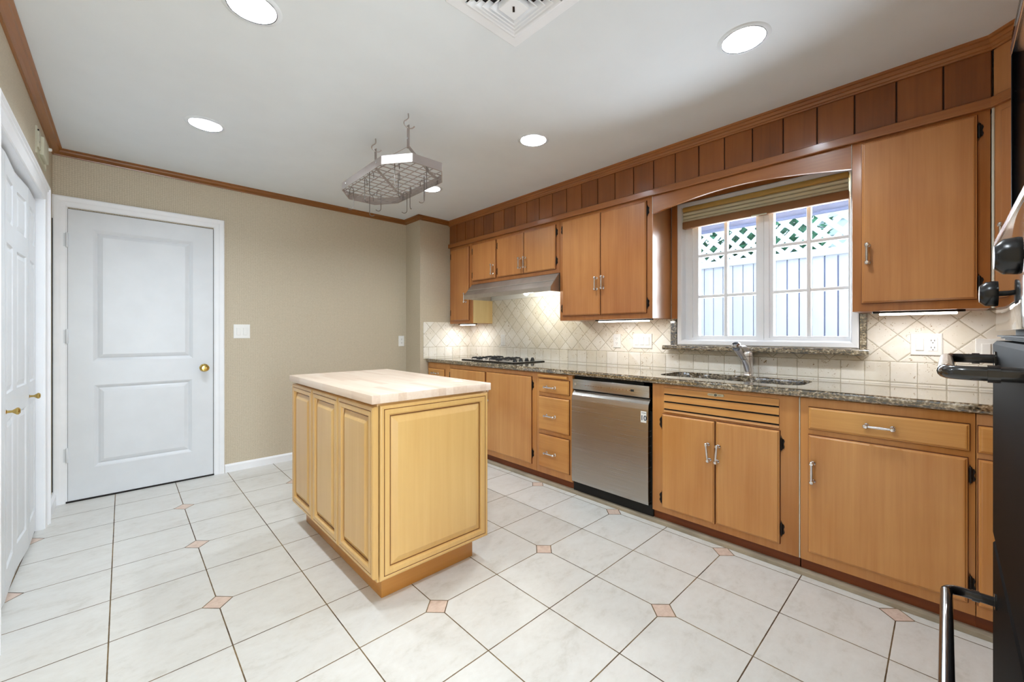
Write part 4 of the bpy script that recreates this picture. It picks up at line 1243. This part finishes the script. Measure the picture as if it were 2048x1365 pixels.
for hy in (2.150, 2.575):
    b = nb()
    for s in (-1, 1):
        flat(b, [(RXC + s * .188, hy, RZ0 + .004), (RXC + s * .190, hy, RZ1 - .002), (RXC + s * .150, hy, RZ1 + .012), (RXC + s * .002, hy, 2.275)], .024, .0016)
    obj('hanger_arm', b, M['rack_steel'], pr_, smooth=False)
    b = nb(); box(b, RXC - .003, RXC + .003, hy - .012, hy + .012, 2.268, 2.400, .001); ha = obj('hanger_strap', b, M['rack_steel'], pr_)
    b = nb(); lathe(b, [(0, -.007), (.006, -.006), (.006, .006), (0, .007)], (RXC, hy, 2.322), (1, 0, 0), 12); obj('bolt', b, M['chrome'], ha)
    for s in (-1, 1):
        b = nb(); lathe(b, [(0, .008), (.006, .006), (.006, -.002), (0, -.002)], (RXC + s * .192, hy, RZ0 + .026), (s, 0, 0), 12); obj('bolt', b, M['chrome'], pr_)
    hk = nb()
    tube(hk, smooth_path([(RXC - .002, hy - .004, ZC + .0), (RXC - .002, hy - .004, ZC - .028), (RXC - .022, hy + .004, ZC - .050), (RXC - .022, hy + .004, ZC - .068), (RXC + .0, hy + 0, ZC - .082), (RXC + .022, hy - .006, ZC - .078), (RXC + .034, hy - .012, ZC - .066)], 5), .0036, 8)
    tag(obj('ceiling_hook', hk, M['rack_steel'], None), 'steel ceiling hook holding the near end of the pot rack' if hy < 2.3 else 'steel ceiling hook holding the far end of the pot rack', 'hook', 'ceiling hooks of the pot rack')

# S-hooks on the rack
def shook():
    b = nb(); r = .012; L = .128
    pts = []
    for k in range(7):
        a = -.25 * PI + 1.25 * PI * k / 6.0
        pts.append((r * math.cos(a) - r, 0, r * math.sin(a) - .0))
    pts = [(.002, 0, -.028)] + [(-r + r * math.cos(a), 0, r * math.sin(a)) for a in [PI * k / 6 for k in range(7)]] + [(-2 * r, 0, -.04)]
    for k in range(8):
        a = PI + PI * .80 * k / 7
        pts.append((-2 * r + .018 + .018 * math.cos(a), 0, -L + .018 + .018 * math.sin(a)))
    tube(b, pts, .0024, 7)
    bmesh.ops.translate(b, verts=b.verts, vec=(r, 0, -.0125 + .010))
    return finish(b, 'pot_hook', M['hook_steel'], True)
SH = shook()
hooks = [(1.068, 2.627, 2.3), (1.067, 2.413, .6), (1.040, 2.276, -.9), (1.225, 2.682, -.8), (1.212, 2.540, 2.9), (1.085, 2.059, -.8),
         (1.169, 2.193, .75), (1.358, 2.465, 2.6), (1.334, 2.352, .8), (1.328, 2.198, 2.4), (1.307, 2.143, .9), (1.226, 1.979, .7)]
hl = ['pot hook at the far left corner of the pot rack', 'pot hook on the left side of the pot rack, middle', 'pot hook near the left rim of the pot rack by the bolted arm', 'lowest hanging pot hook at the far end of the pot rack',
      'pot hook with wide open bend at the far end of the pot rack', 'pot hook under the bright near corner of the pot rack', 'pot hook in the centre of the pot rack grid', 'pot hook over the right rim of the pot rack, farthest of three',
      'pot hook over the right rim of the pot rack, second from far end', 'left one of the paired pot hooks on the right rim of the pot rack', 'right one of the paired pot hooks on the right rim of the pot rack', 'pot hook at the near end of the pot rack below the plain steel side']
for (hx_, hy_, rz_), lb in zip(hooks, hl):
    o = bpy.data.objects.new('pot_hook', SH); COL.objects.link(o); o.location = (hx_, hy_, zg + .004); o.rotation_euler = (0, 0, rz_)
    tag(o, lb, 'hook', 'pot hooks on the rack')

# ------------------------------------------------------------------ wall ovens beside the camera
OX0, OX1 = .78, 1.535
oc = thing('oven_cabinet', 'tall wooden cabinet holding the black wall ovens', 'cabinet', (1.15, -.43, 0))
b = nb()
box(b, OX0 - .02, OX0, YN + .002, -.112, 0, ZC - .002); box(b, OX1 - .006, OX1, YN + .002, -.125, 0, ZC - .002)
box(b, OX0, OX1 - .006, YN + .002, YN + .02, 0, ZC - .002); box(b, OX0, OX1 - .006, YN + .002, -.125, 1.90, ZC - .002); box(b, OX0, OX1 - .006, YN + .002, -.112, 0, .12)
obj('body', b, M['upper_frame'], oc)
ov = thing('wall_oven', 'black glossy double wall oven at the right edge beside the camera', 'oven', (1.15, -.2, .12))
fo = lambda u_, v_, h: (u_, h, v_)
b = nb(); box(b, OX0 + .004, OX1 - .008, -.60, -.112, .122, 1.898); obj('body', b, M['black_matte'], ov)
b = nb(); box(b, OX0, OX1 - .001, -.112, -.1085, 1.412, 1.850, .001); obj('upper_glass', b, M['black_gloss'], ov)
b = nb(); box(b, OX1 - .012, OX1, -.112, -.1055, 1.412, 1.850, .001); obj('glass_edge', b, M['black_door'], ov)
b = nb(); box(b, OX0, OX1, -.112, -.1045, 1.850, 1.872, .002); obj('top_trim', b, M['chrome'], ov, label='chrome trim')
b = nb()
for k in range(3): box(b, OX0, OX1, -.112, -.106, 1.876 + .008 * k, 1.880 + .008 * k)
obj('top_vent', b, M['black_gloss'], ov)
b = nb(); box(b, OX0, OX1, -.112, -.079, 1.398, 1.412, .002); obj('panel_trim', b, M['chrome'], ov, label='chrome trim')
b = nb(); box(b, OX0, OX1, -.112, -.082, 1.196, 1.398, .002); cpn = obj('control_panel', b, M['black_gloss'], ov)
for kx, kz in ((.878, 1.295), (1.25, 1.268)):
    b = nb(); lathe(b, [(0, 0), (.005, 0), (.005, .012), (.0245, .0125), (.0255, .016), (.024, .029), (.016, .037), (0, .038)], (kx, -.082, kz), (0, 1, 0), 24); obj('knob', b, M['black'], cpn)
b = nb()
for k in range(3): box(b, OX0 + .02, OX1 - .002, -.112, -.084 - .006 * k, 1.182 - .004 * k, 1.185 - .004 * k)
obj('vent_slot', b, M['black_matte'], ov)
def oven_door(z0, z1, zh):
    b = nb(); prism(b, [(-.112, z0), (-.0835, z0), (-.0775, z0 + .008), (-.0775, z1 - .008), (-.0835, z1), (-.112, z1)], lambda a, c, t: (t, a, c), OX0, OX1)
    d = obj('door', b, M['black_door'], ov, smooth=False)
    xa, xb = .895, 1.425; yb2 = .0
    b = nb()
    path = [(xa, -.078, zh), (xa, -.05, zh), (xa, -.022, zh), (xa + .008, -.006, zh), (xa + .024, yb2, zh), (xa + .06, yb2, zh), (xb - .06, yb2, zh), (xb - .024, yb2, zh), (xb - .008, -.006, zh), (xb, -.022, zh), (xb, -.05, zh), (xb, -.078, zh)]
    tube(b, smooth_path(path, 4), .0105, 14)
    for x in (xa, xb): tube(b, [(x, -.052, zh), (x, -.040, zh)], .0125, 14)
    for x in (xa, xb): tube(b, [(x, -.078, zh), (x, -.074, zh)], .017, 14)
    obj('handle', b, M['black_handle'], d, label='tubular black handle')
oven_door(.700, 1.172, 1.132)
oven_door(.130, .690, .585)
